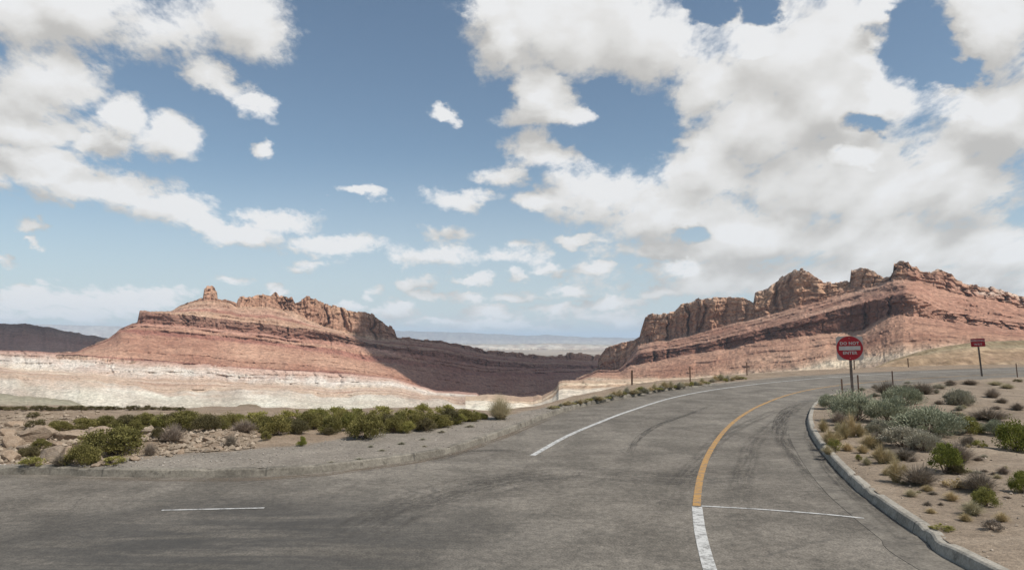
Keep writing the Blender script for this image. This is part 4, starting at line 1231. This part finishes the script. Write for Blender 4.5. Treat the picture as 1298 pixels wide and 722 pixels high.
def shrub_meshes(seed, nleaf, clumps, leaf, flat=0.62, upright=0.3, spread=0.26):
    """foliage of many leaf-sized faces in uneven clumps, width about 1 and height about flat; and its stems"""
    r = np.random.RandomState(seed)
    cc = []
    for k in range(clumps):
        a = r.uniform(0, 2 * np.pi); e = np.arccos(r.uniform(0.02, 1.0)); rr = r.uniform(0.62, 1.0) ** 0.7
        cc.append((0.36 * rr * np.sin(e) * np.cos(a), 0.36 * rr * np.sin(e) * np.sin(a), (0.20 + 0.68 * np.cos(e) * rr) * flat, r.uniform(0.35, 1.35)))
    cc = np.array(cc)
    idx = r.randint(0, clumps, nleaf)
    d = r.normal(size=(nleaf, 3)); d /= np.linalg.norm(d, axis=1, keepdims=True)
    rad = r.uniform(0.05, 1, nleaf) ** 0.45
    size = cc[idx, 3]
    c = cc[idx, :3] + d * (rad * size * spread * 0.62)[:, None] * np.array([1, 1, 0.8])
    out = r.uniform(size=nleaf) < 0.12
    c = c + d * np.where(out, r.uniform(0.02, 0.09, nleaf), 0)[:, None]
    c[:, 2] = np.maximum(c[:, 2], 0.012)
    nrm = d * 0.8 + r.normal(size=(nleaf, 3)) * 0.7
    axis = c - np.array([0, 0, -0.05]); axis /= np.linalg.norm(axis, axis=1, keepdims=True)
    axis = axis * (0.4 + upright) + r.normal(size=(nleaf, 3)) * 0.45 + np.array([0, 0, upright])
    axis /= np.linalg.norm(axis, axis=1, keepdims=True)
    side = np.cross(axis, nrm); side /= np.linalg.norm(side, axis=1, keepdims=True) + 1e-9
    L = leaf[0] * r.uniform(0.6, 1.4, nleaf)[:, None]; W = leaf[1] * r.uniform(0.6, 1.4, nleaf)[:, None]
    q = np.stack([c - axis * L * .5, c + side * W * .5, c + axis * L * .5, c - side * W * .5], 1)
    f = np.arange(nleaf * 4).reshape(-1, 4)
    tint = np.clip(0.25 + 0.5 * r.uniform(size=clumps)[idx] + r.normal(size=nleaf) * 0.22, 0, 1)
    fol = mesh_np('foliage', q.reshape(-1, 3), f, False, {'tint': np.repeat(tint, 4)})
    # stems
    V = []; F = []
    for k in range(30):
        tgt = cc[r.randint(0, clumps), :3] * r.uniform(0.8, 1.22)
        p0 = np.array([r.uniform(-.06, .06), r.uniform(-.06, .06), -0.04]); mid = p0 * .5 + tgt * .45 + np.array([r.uniform(-.05, .05), r.uniform(-.05, .05), -0.03])
        prev = None
        for j in range(5):
            t = j / 4; p = (1 - t) ** 2 * p0 + 2 * t * (1 - t) * mid + t * t * tgt
            rr = 0.012 * (1 - 0.75 * t); b = len(V)
            for a in (0, 2.1, 4.2): V.append(p + np.array([rr * math.cos(a), rr * math.sin(a), 0]))
            if prev is not None:
                for i in range(3): F.append((prev + i, prev + (i + 1) % 3, b + (i + 1) % 3, b + i))
            prev = b
    st = mesh_np('stems', np.array(V), np.array(F), True)
    return fol, st


def twig_mesh(seed, n, flat=0.7, w=0.006, name='dry_twigs', spread=0.5, curl=0.25):
    """a tangle of thin branching stems or blades, width about 1, height about flat"""
    r = np.random.RandomState(seed)
    V = []; F = []; T_ = []
    for k in range(n):
        a = r.uniform(0, 2 * np.pi); rr = spread * r.uniform(0.05, 1) ** 0.6
        base = np.array([0.12 * math.cos(a) * r.uniform(0, 1), 0.12 * math.sin(a) * r.uniform(0, 1), -0.01])
        h = flat * (1 - 0.55 * (rr / spread) ** 2) * r.uniform(0.55, 1.05)
        tip = np.array([rr * math.cos(a), rr * math.sin(a), h])
        mid = base * .5 + tip * .5 + np.array([r.normal() * .05 - curl * .2 * math.cos(a), r.normal() * .05 - curl * .2 * math.sin(a), curl * .35 * h])
        if r.uniform() < 0.5 and k > n * 0.2:       # a side twig part way up
            base = base + (tip - base) * r.uniform(0.2, 0.6)
            tip = base + np.array([r.normal() * .16, r.normal() * .16, abs(r.normal()) * .16 * flat + .02]); mid = (base + tip) / 2 + r.normal(size=3) * .02
        sd = np.array([-math.sin(a), math.cos(a), 0]) + r.normal(size=3) * .4; sd /= np.linalg.norm(sd)
        ti = r.uniform(0, 1); ww = w * r.uniform(0.6, 1.4); b = len(V)
        for j in range(4):
            t = j / 3; p = (1 - t) ** 2 * base + 2 * t * (1 - t) * mid + t * t * tip
            p[2] = max(p[2], -0.01)
            V.append(p - sd * ww * (1 - .8 * t)); V.append(p + sd * ww * (1 - .8 * t)); T_ += [ti, ti]
            if j: F.append((b + 2 * j - 2, b + 2 * j - 1, b + 2 * j + 1, b + 2 * j))
    return mesh_np(name, np.array(V), np.array(F), False, {'tint': np.array(T_)})


SHR = {}
for i in range(4): SHR[('dome', i)] = shrub_meshes(100 + i, 9000, 34, (0.042, 0.020), 0.66, 0.35)
for i in range(4): SHR[('sagey', i)] = shrub_meshes(140 + i, 11000, 38, (0.046, 0.013), 0.62, 0.75, 0.25)
for i in range(3): SHR[('small', i)] = shrub_meshes(180 + i, 1900, 16, (0.06, 0.030), 0.66, 0.4)
for i in range(2): SHR[('upright', i)] = shrub_meshes(210 + i, 7500, 26, (0.046, 0.022), 0.95, 0.6, 0.25)
TWIG = [twig_mesh(300 + i, 1100, 0.62, 0.007) for i in range(3)]
TUFT = [twig_mesh(320 + i, 900, 0.75, 0.008, 'grass_blades', 0.46, 0.7) for i in range(3)]
TALL = twig_mesh(340, 1500, 0.92, 0.0055, 'dry_stems', 0.48, 0.15)
MATC = {}


def with_mat(me, key):
    k = (me.name, key)
    if k not in MATC:
        c = me.copy(); c.materials.clear(); c.materials.append(LEAF[key] if key != 'bark' else BARK); MATC[k] = c
    return MATC[k]


def land(px, py, zf, dmin=5.0, dmax=75.0):
    d = ray(px, py); dist = np.arange(dmin, dmax, 0.03)
    s = dist / d[1]
    X = d[0] * s; Z = CAM_H + d[2] * s
    zz = zf(X, dist)
    k = np.argmax(Z <= zz)
    if Z[k] > zz[k]: k = len(dist) - 1
    return X[k], dist[k], float(zz[k])


NPL = 0


def plant(kind, px, py, w, h, leaf, label, group=None, where='L', name=None, cat=None):
    """kind: dome / sagey / small / upright / twig / tuft / tall; px,py the foot in the photo, w,h its size there"""
    global NPL
    NPL += 1
    x, y, z = land(px, py, verge_z if where == 'L' else island_z)
    W = w * y / FPX; H = h * y / FPX
    nm = name or {'dome': 'shrub', 'small': 'shrub', 'upright': 'shrub', 'sagey': 'sagebrush', 'twig': 'dry_shrub', 'tuft': 'grass_tuft', 'tall': 'dry_shrub'}[kind]
    ct = cat or {'shrub': 'shrub', 'sagebrush': 'shrub', 'dry_shrub': 'shrub', 'grass_tuft': 'grass tuft', 'weed': 'weed'}[nm]
    rz = rnd.uniform(0, 6.28)
    if kind in ('twig', 'tuft', 'tall'):
        me = {'twig': TWIG, 'tuft': TUFT, 'tall': [TALL]}[kind]; me = me[NPL % len(me)]
        o = obj(nm, with_mat(me, leaf), None, None, label=label, category=ct, group=group)
        hh = {'twig': .62, 'tuft': .75, 'tall': .92}[kind]
        o.location = (x, y, z - 0.01); o.rotation_euler = (0, 0, rz); q = 1.45 if kind == 'tuft' else 1.2
        o.scale = (W * q, W * q, (q - .1) * H / hh)
        return o
    var = [k for k in SHR if k[0] == kind]
    k = var[NPL % len(var)]
    fol, st = SHR[k]
    root = obj(nm, None, None, None, label=label, category=ct, group=group)
    hh = {'dome': .70, 'sagey': .66, 'small': .72, 'upright': 1.0}[kind]
    root.location = (x, y, z - 0.02 * H); root.rotation_euler = (0, 0, rz); q = rnd.uniform(.92, 1.12)
    if where == 'R' and kind != 'sagey': W *= 0.92
    root.scale = (W * 1.22 * q, W * 1.22 / q, rnd.uniform(.92, 1.12) * H / hh)
    obj('foliage', with_mat(fol, leaf), None, root)
    obj('stems', with_mat(st, 'bark'), None, root)
    return root


# --- left bank: shrubs one can tell apart
plant('dome', 146, 576, 70, 38, 'green', 'largest rounded olive shrub on the rocky left bank, nearest the road bend')
plant('dome', 103, 589, 40, 31, 'green', 'olive shrub in front and left of the largest rounded shrub on the left bank')
plant('dome', 463, 555, 48, 38, 'green', 'large rounded olive shrub at the edge of the gravel, middle of the left bank')
plant('dome', 419, 549, 30, 24, 'green', 'olive shrub just left of the large one at the edge of the gravel')
plant('upright', 52, 571, 20, 20, 'green', 'small upright olive shrub among the boulders at the left')
plant('dome', 35, 582, 28, 20, 'dark', 'sparse dark shrub among the boulders near the left frame edge')
plant('twig', 77, 590, 26, 16, 'grey', 'grey dry twiggy shrub behind the kerb at the left')
plant('small', 40, 591, 28, 13, 'lime', 'low yellow-green weed between the boulders and the left kerb', name='weed', cat='weed')
plant('small', 145, 588, 32, 13, 'lime', 'low yellowish weed just under the largest rounded shrub', name='weed', cat='weed')
plant('dome', 75, 545, 26, 16, 'green', 'small green shrub behind the big boulders on the left bank')
plant('dome', 104, 544, 34, 16, 'green', 'wide low green shrub behind the boulders, left of the belt of bushes')
plant('small', 45, 541, 26, 11, 'dark', 'flat dark shrub behind the boulders at the far left')
plant('small', 42, 529, 16, 9, 'dark', 'tiny dark shrub on the bare red-brown ground at the far left')
plant('dome', 200, 556, 17, 16, 'dark', 'small dark shrub at the back of the pale rubble patch')
plant('twig', 219, 560, 30, 24, 'grey', 'grey-brown dry bush among the rubble behind the verge')
plant('twig', 190, 577, 18, 18, 'grey', 'small grey dry shrub right beside the largest rounded shrub')
plant('twig', 292, 567, 16, 19, 'grey', 'small grey dry shrub at the front of the rubble')
plant('twig', 309, 547, 32, 16, 'grey', 'grey twiggy shrub at the right end of the rubble')
plant('dome', 337, 558, 12, 13, 'green', 'small round green bush alone on the bank behind the gravel')
plant('upright', 382, 565, 12, 15, 'bright', 'small bright green upright bush standing on the gravel edge')
plant('dome', 417, 551, 14, 11, 'dark', 'tiny dark bush tucked under the olive shrub at the gravel edge')
plant('tall', 634, 531, 36, 31, 'pale', 'tall wispy pale dry bush at the right end of the bushes', name='dry_shrub')
# --- the belt of bushes along the edge of the bank
BELT = [(148, 545, 26, 14), (172, 546, 26, 15), (218, 541, 30, 20), (275, 545, 26, 18), (318, 545, 28, 18), (342, 549, 24, 20), (360, 547, 26, 22), (380, 549, 24, 20), (398, 542, 28, 22), (443, 545, 26, 22), (478, 546, 26, 24), (498, 548, 26, 22), (541, 546, 26, 18), (561, 541, 26, 18), (580, 537, 24, 16), (600, 533, 20, 12), (133, 541, 30, 18), (160, 543, 34, 20), (183, 539, 28, 19), (206, 540, 26, 18), (231, 546, 40, 27), (246, 541, 26, 20), (262, 547, 36, 26), (286, 541, 30, 22), (302, 538, 24, 17), (350, 551, 36, 26), (333, 543, 22, 18), (370, 546, 26, 20), (389, 544, 30, 25), (407, 538, 24, 21), (435, 540, 26, 21), (450, 538, 22, 20), (490, 545, 34, 26), (507, 545, 28, 26), (517, 548, 20, 16), (531, 544, 32, 24), (551, 542, 30, 22), (571, 538, 28, 21), (588, 534, 24, 17), (611, 531, 14, 10)]
for i, (x, y, w, h) in enumerate(BELT):
    plant('dome', x, y, w, h, ('green', 'green', 'dark', 'green', 'lime')[i % 5] if i not in (4, 6) else 'green', 'olive bush in the continuous belt of bushes along the edge of the left bank', 'bushes in the belt along the left bank')
for x, y, w, h in [(324, 531, 30, 12), (369, 527, 30, 13), (427, 526, 28, 12), (484, 523, 30, 12), (514, 524, 26, 11), (536, 522, 26, 11), (564, 521, 28, 10), (585, 524, 22, 9), (396, 526, 24, 11), (452, 525, 22, 11), (600, 526, 20, 8)]:
    plant('small', x, y + 4, w, h + 4, 'lime', 'yellow-green bush behind the olive belt, against the pale slope', 'yellow-green bushes behind the belt')
for i in range(30):
    x = -4 + i * 8.0 + rnd.uniform(-2.5, 2.5)
    plant('small', x, 519.5 + rnd.uniform(-.8, .8), rnd.uniform(9, 17), rnd.uniform(4, 7.5), 'dark', 'low dark scrub bush in the row along the far rim of the left bank', 'low scrub along the rim')
# verge plants beyond the road
wr = random.Random(21)
for i in range(46):
    x = 700 + 245 * (i + wr.uniform(-.4, .4)) / 46
    y = I([(700, 518), (755, 508), (800, 499.5), (850, 492.5), (889, 487), (945, 480.5)], x) + wr.uniform(-2.0, .6)
    w = wr.uniform(7, 15); h = wr.uniform(3, 7) * (1.2 if 785 < x < 940 else .8)
    k = i % 4
    plant('small' if k == 1 else 'tuft', x, y, w, h, ('pale', 'lime', 'greysage', 'straw')[k], 'low dull grassy weed in the strip along the outer road edge by the fence', 'low weeds along the outer road edge', name='weed', cat='weed')
for x, y, w, h in [(509, 563, 14, 4), (455, 582, 15, 3), (538, 566, 10, 3), (484, 571, 13, 3), (536, 557, 11, 3), (420, 586, 12, 3), (560, 548, 14, 4), (470, 566, 10, 3), (596, 541, 16, 4)]:
    plant('tuft', x, y, w * .75, h * .8, 'greysage', 'flat grey weed lying on the gravel verge left of the road', 'flat weeds on the gravel verge', name='weed', cat='weed')

# --- island on the right
R = dict(where='R')
plant('sagey', 1086, 532, 56, 38, 'sage', 'blue-green sagebrush directly below the DO NOT ENTER sign', **R)
plant('sagey', 1054, 517, 32, 21, 'sage', 'small blue-green sagebrush at the tip of the island by the kerb curve', **R)
plant('sagey', 1178, 552, 78, 42, 'sage', 'largest, deepest green sagebrush mound in the middle of the island', **R)
plant('sagey', 1128, 534, 52, 34, 'sage', 'sagebrush between the sign clump and the largest sagebrush mound', **R)
plant('sagey', 1143, 512, 44, 25, 'sage', 'sagebrush behind the others, on the far side of the clump', **R)
plant('sagey', 1147, 566, 66, 32, 'greysage', 'wide pale grey-green sagebrush in front of the largest mound', **R)
plant('sagey', 1172, 571, 40, 27, 'greysage', 'pale sagebrush at the front right corner of the clump', **R)
plant('sagey', 1115, 550, 34, 22, 'greysage', 'pale grey sagebrush at the front left of the clump', **R)
plant('twig', 1124, 500, 34, 18, 'grey', 'brown-grey dry shrub at the back of the clump beside the road edge', **R)
plant('twig', 1169, 499, 36, 16, 'grey', 'brown-grey dry shrub behind the clump, halfway to the WRONG WAY sign', **R)
plant('sagey', 1216, 514, 40, 24, 'greysage', 'silvery grey sagebrush alone on the bare dirt left of the WRONG WAY sign', **R)
plant('twig', 1254, 532, 54, 16, 'grey', 'long low grey dry bush on the bare dirt at the right', **R)
plant('twig', 1258, 504, 20, 13, 'grey', 'small brown dry bush just below the WRONG WAY sign post', **R)
plant('dome', 1228, 549, 38, 22, 'lime', 'low yellow-green bush right of the largest sagebrush mound', **R)
plant('sagey', 1262, 551, 24, 20, 'sage', 'small sage bush left of the bright green bush at the frame edge', **R)
plant('dome', 1288, 571, 48, 46, 'bright', 'bright green bush at the right frame edge', **R)
plant('upright', 1199, 599, 40, 42, 'bright', 'upright vivid green bush standing alone on the dirt in front of the sagebrush', **R)
plant('dome', 1214, 601, 22, 16, 'dark', 'dark little bush at the right foot of the upright green bush', **R)
plant('twig', 1214, 585, 40, 26, 'grey', 'grey twiggy bush right behind the upright green bush', **R)
plant('small', 1243, 567, 18, 13, 'lime', 'little yellow-green bush on bare dirt in the middle right', **R)
plant('twig', 1226, 565, 20, 14, 'grey', 'small grey dry bush left of the little yellow-green one', **R)
plant('twig', 1242, 622, 44, 26, 'grey', 'brown-grey dry bush near the lower right edge, in front of the bare dirt', **R)
plant('small', 1212, 618, 34, 13, 'straw', 'low straw-coloured weed below the upright green bush', name='weed', cat='weed', **R)
plant('dome', 1250, 642, 30, 26, 'lime', 'olive bush low at the right edge, nearest the camera', **R)
plant('dome', 1294, 624, 26, 32, 'bright', 'green bush cut by the right frame edge above the kerb', **R)
plant('twig', 1166, 614, 48, 26, 'grey', 'grey twiggy dry bush leaning on the dirt left of the upright green bush', **R)
plant('twig', 1145, 582, 34, 15, 'grey', 'brown dry bush in front of the pale sagebrush', **R)
plant('twig', 1064, 538, 24, 18, 'grey', 'grey dry bush left of the straw tufts near the kerb tip', **R)
plant('tuft', 1071, 556, 16, 20, 'straw', 'straw-yellow grass tuft nearest the kerb tip, left of a pair', **R)
plant('tuft', 1080, 553, 18, 24, 'straw', 'tallest straw-yellow grass tuft, right of a pair near the sign', **R)
plant('tuft', 1090, 553, 16, 15, 'straw', 'short straw tuft right of the tallest straw-yellow tuft', **R)
plant('tuft', 1052, 564, 20, 18, 'straw', 'straw tuft right behind the kerb, left of all the others', **R)
plant('small', 1058, 572, 20, 17, 'lime', 'olive-yellow weed right behind the kerb', name='weed', cat='weed', **R)
plant('tuft', 1044, 547, 14, 14, 'straw', 'small straw tuft at the kerb just below the island tip', **R)
plant('tuft', 1103, 567, 26, 15, 'straw', 'brownish flat straw tuft in front of the pale sagebrush', **R)
plant('tuft', 1112, 562, 22, 12, 'grey', 'grey-brown flat tuft beside the brownish straw one', **R)
plant('small', 1088.5, 584, 9, 11, 'lime', 'tiny yellow-green plant alone on the bare dirt behind the kerb', **R)
plant('tuft', 1117, 587, 20, 21, 'straw', 'straw tuft in the middle of the bare dirt, behind the roundest tuft', **R)
plant('tuft', 1128, 587, 18, 16, 'pale', 'pale short tuft right of the straw tuft in the middle', **R)
plant('tuft', 1136, 611, 22, 24, 'straw', 'roundest straw tuft, standing alone nearest the camera', **R)
plant('small', 1194, 671, 28, 9, 'lime', 'low olive weed on the dirt next to the kerb at lower right', name='weed', cat='weed', **R)
plant('small', 1258, 672, 24, 14, 'grey', 'low grey weed on the dirt at the lower right corner', name='weed', cat='weed', **R)
plant('tuft', 1233, 652, 26, 15, 'pale', 'pale dry tuft between the olive bush and the lower right corner', **R)
plant('small', 1290, 484, 12, 5, 'dark', 'dark low weed at the foot of the far right thin post', name='weed', cat='weed', **R)
for x, y, w, h in [(1190, 492, 20, 7), (1205, 488, 18, 6), (1230, 487, 22, 7), (1262, 488, 20, 6), (1277, 492, 18, 7), (1150, 493, 22, 8), (1270, 510, 16, 7), (1190, 512, 14, 6), (1290, 519, 18, 8), (1240, 583, 14, 6), (1195, 527, 12, 6), (1272, 600, 16, 8), (1176, 640, 10, 5), (1100, 597, 8, 4), (1108, 610, 12, 4), (1192, 533, 12, 8)] + [(wr.uniform(1060, 1290), wr.uniform(486, 640), wr.uniform(6, 13), wr.uniform(3, 6)) for _ in range(80)]:
    if x < 1045 + (y - 540) * 1.05 + 22: continue
    plant('twig' if wr.random() < .6 else 'tuft', x, y, w, h, wr.choice(['grey', 'grey', 'pale', 'greysage']), 'small grey-brown dry weed on the bare dirt of the island', 'small dry weeds on the island', name='weed', cat='weed', **R)


for x, y, w, h in [(1049, 575, 14, 10), (1062, 560, 14, 12), (1074, 571, 16, 9), (1094, 574, 16, 10), (1099, 589, 12, 9), (1124, 602, 12, 8), (1146, 598, 14, 9), (1155, 629, 16, 8), (1112, 579, 14, 8), (1176, 622, 14, 7), (1206, 634, 18, 10), (1224, 660, 16, 9), (1180, 650, 12, 6), (1063, 548, 14, 11), (1270, 660, 18, 10)]:
    plant('tuft', x, y, w, h, ('straw', 'pale')[int(x) % 2], 'small thin straw-coloured tuft among larger tufts on the dirt by the right kerb', 'small straw tufts by the right kerb', **R)


# ------------------------------------------------------------------ rocks
def rock_mesh(seed, sub=3, rough=0.5):
    bm = bmesh.new(); bmesh.ops.create_icosphere(bm, subdivisions=sub, radius=0.5)
    r = np.random.RandomState(seed)
    co = np.array([q.co for q in bm.verts])
    for k in range(13):                        # split faces
        n = r.normal(size=3); n /= np.linalg.norm(n); d = r.uniform(0.26, 0.42)
        over = np.clip(co @ n - d, 0, None); co -= n * over[:, None] * 0.92
    co += (fbm(co[:, 0] * 4 + 9, co[:, 1] * 4 + 9, co[:, 2] * 4 + 9, 4, seed)[:, None] - 0.5) * 0.10 * rough * 2
    for q, c in zip(bm.verts, co): q.co = Vector(c)
    me = bpy.data.meshes.new('boulder'); bm.to_mesh(me); bm.free()
    return me


m, T, b, _ = new_mat('sandstone_boulder')
P = T.node('ShaderNodeTexCoord').outputs['Object']; oi = T.node('ShaderNodeObjectInfo').outputs['Random']
n = T.noise(P, 3.0, 6, 0.65); n2 = T.noise(P, 16.0, 4, 0.7)
c = T.ramp(n, [(0.3, (0.23, 0.17, 0.12)), (0.5, (0.32, 0.245, 0.178)), (0.72, (0.40, 0.32, 0.245))])
c = T.mix(1.0, c, T.mix(oi, (0.80, 0.82, 0.84), (1.15, 1.10, 1.06)), 'MULTIPLY')
c = T.mix(1.0, c, T.mix(T.smooth(n2, 0.3, 0.7), (0.75, 0.75, 0.75), (1.15, 1.15, 1.15)), 'MULTIPLY')
T.link(c, b.inputs['Base Color']); b.inputs['Roughness'].default_value = 0.95
bump(T, b, T.math('ADD', n, n2), 0.5, 0.05)
BOULD = m
RM = [rock_mesh(500 + i) for i in range(6)]
for me in RM: me.materials.append(BOULD)
BIG = [(34, 560, 46, 22, 'broad flat pinkish boulder, largest of the boulders at the left'), (62, 584, 32, 18, 'pinkish boulder in front of the broad flat one, beside the olive shrub'), (9, 585, 22, 14, 'pale boulder nearest the lower left corner above the kerb'),
       (10, 567, 26, 17, 'pale boulder at the left frame edge beside the broad flat one'), (82, 559, 34, 14, 'long low boulder right of the broad flat one'), (118, 553, 34, 12, 'flat tan boulder behind the largest rounded shrub'), (24, 574, 26, 11, 'tilted slab wedged under the broad flat boulder'), (80, 577, 20, 11, 'small boulder left of the olive shrub in front')]
GRP = [(5, 552, 20, 9), (52, 548, 26, 10), (70, 568, 16, 8), (95, 566, 14, 7), (40, 588, 16, 8), (128, 590, 14, 6), (175, 559, 18, 8), (186, 551, 20, 8), (168, 584, 14, 6), (205, 568, 12, 7), (176, 572, 10, 6), (232, 562, 14, 7), (248, 568, 13, 6), (262, 560, 14, 7), (275, 570, 12, 5), (245, 556, 12, 6), (300, 562, 10, 5), (120, 592, 12, 5), (15, 541, 22, 8), (95, 551, 18, 7), (148, 551, 16, 7), (285, 557, 12, 6), (228, 575, 10, 5), (214, 579, 9, 4)]


def boulder(i, x, y, w, h, label, group):
    X, Y, Z = land(x, y, verge_z)
    o = obj('boulder', RM[i % 6], None, None, label=label, category='boulder', group=group)
    W = w * Y / FPX; H = h * Y / FPX
    o.scale = (W * 1.15, W * 0.9, H * 1.5); o.location = (X, Y + W * 0.3, Z + H * 0.32)
    o.rotation_euler = (rnd.uniform(-.15, .15), rnd.uniform(-.2, .2), rnd.uniform(-.4, .4))


for i, (x, y, w, h, l) in enumerate(BIG): boulder(i, x, y, w, h, l, None)
for i, (x, y, w, h) in enumerate(GRP): boulder(i + 3, x, y, w, h, 'smaller pale sandstone boulder lying in the rubble of the left bank', 'smaller boulders on the left bank')


def rubble(name, pts, sizes, zf, mat, label, seed):
    """countless small stones: one object"""
    r = np.random.RandomState(seed)
    base = np.array([[1, 0, 0], [-1, 0, 0], [0, 1, 0], [0, -1, 0], [0, 0, 1], [0, 0, -.6], [.6, .6, .5], [-.6, -.5, .5]], float) * .5
    tri = np.array([[0, 6, 4], [6, 2, 4], [2, 1, 4], [1, 7, 4], [7, 3, 4], [3, 0, 4], [0, 2, 6], [1, 3, 7], [2, 0, 5], [1, 2, 5], [3, 1, 5], [0, 3, 5]])
    n = len(pts); z = zf(pts[:, 0], pts[:, 1])
    B = base[None] * (1 + r.uniform(-.3, .3, (n, 8, 3)))
    a = r.uniform(0, 6.28, n); ca, sa = np.cos(a), np.sin(a)
    X = B[..., 0] * ca[:, None] - B[..., 1] * sa[:, None]; Y = B[..., 0] * sa[:, None] + B[..., 1] * ca[:, None]
    Vv = np.stack([X * sizes[:, None] + pts[:, :1], Y * sizes[:, None] * r.uniform(.6, 1, n)[:, None] + pts[:, 1:2], B[..., 2] * sizes[:, None] * .75 + z[:, None] + sizes[:, None] * .12], -1)
    F = (tri[None] + (np.arange(n) * 8)[:, None, None]).reshape(-1, 3)
    me = mesh_np(name, Vv.reshape(-1, 3), F, False, {'tint': np.repeat(r.uniform(0, 1, n), 8)})
    obj(name, me, mat, kind='stuff', label=label)


def stone_mat(name, c0, c1):
    m, T, b, _ = new_mat(name)
    a = T.node('ShaderNodeAttribute', attribute_name='tint').outputs['Fac']
    n = T.noise(geo_pos(T), 14.0, 4, 0.7)
    c = T.mix(1.0, T.mix(a, c0, c1), T.mix(T.smooth(n, .3, .7), (.8, .8, .8), (1.15, 1.15, 1.15)), 'MULTIPLY')
    T.link(c, b.inputs['Base Color']); b.inputs['Roughness'].default_value = 0.95
    return m


rs = np.random.RandomState(5)
pp = []; ss = []
for _ in range(5200):
    px = rs.uniform(-30, 330); py = rs.uniform(522, 592)
    x = (px - 649) / 846; d = 846 * 2.42 / (py - 430); xx = x * d
    if d < g_y(xx) + 0.1 or d > edge_y(xx) - .2: continue
    dens = 0.28 + 0.75 * (190 < px < 330) * (545 < py < 582) + 0.3 * (px < 110)
    if rs.uniform() > dens: continue
    pp.append((xx, d)); ss.append(0.04 + 0.15 * rs.uniform() ** 3)
rubble('rubble', np.array(pp), np.array(ss), verge_z, stone_mat('rubble_stone', (0.22, 0.172, 0.125), (0.38, 0.305, 0.23)), 'pale broken rubble scattered over the left bank', 6)
pp = []; ss = []
for _ in range(5000):
    y = 5 + 25 * rs.uniform() ** 1.3; x = float(isl_x(y)) + 0.2 + 26 * rs.uniform() ** 1.4
    pp.append((x, y)); ss.append(0.012 + 0.05 * rs.uniform() ** 4)
rubble('pebbles', np.array(pp), np.array(ss), island_z, stone_mat('pebble_stone', (0.22, 0.18, 0.14), (0.42, 0.35, 0.28)), 'small pebbles scattered over the dirt of the island', 8)
pp = []; ss = []
for _ in range(3500):
    x = rs.uniform(-14, 8); k = kl_y(x) + 0.2; g = g_y(x)
    pp.append((x, k + (g - k) * rs.uniform())); ss.append(0.012 + 0.045 * rs.uniform() ** 4)
rubble('loose_gravel', np.array(pp), np.array(ss), verge_z, stone_mat('gravel_stone', (0.20, 0.18, 0.155), (0.38, 0.34, 0.295)), 'loose grey gravel on the verge left of the road', 9)
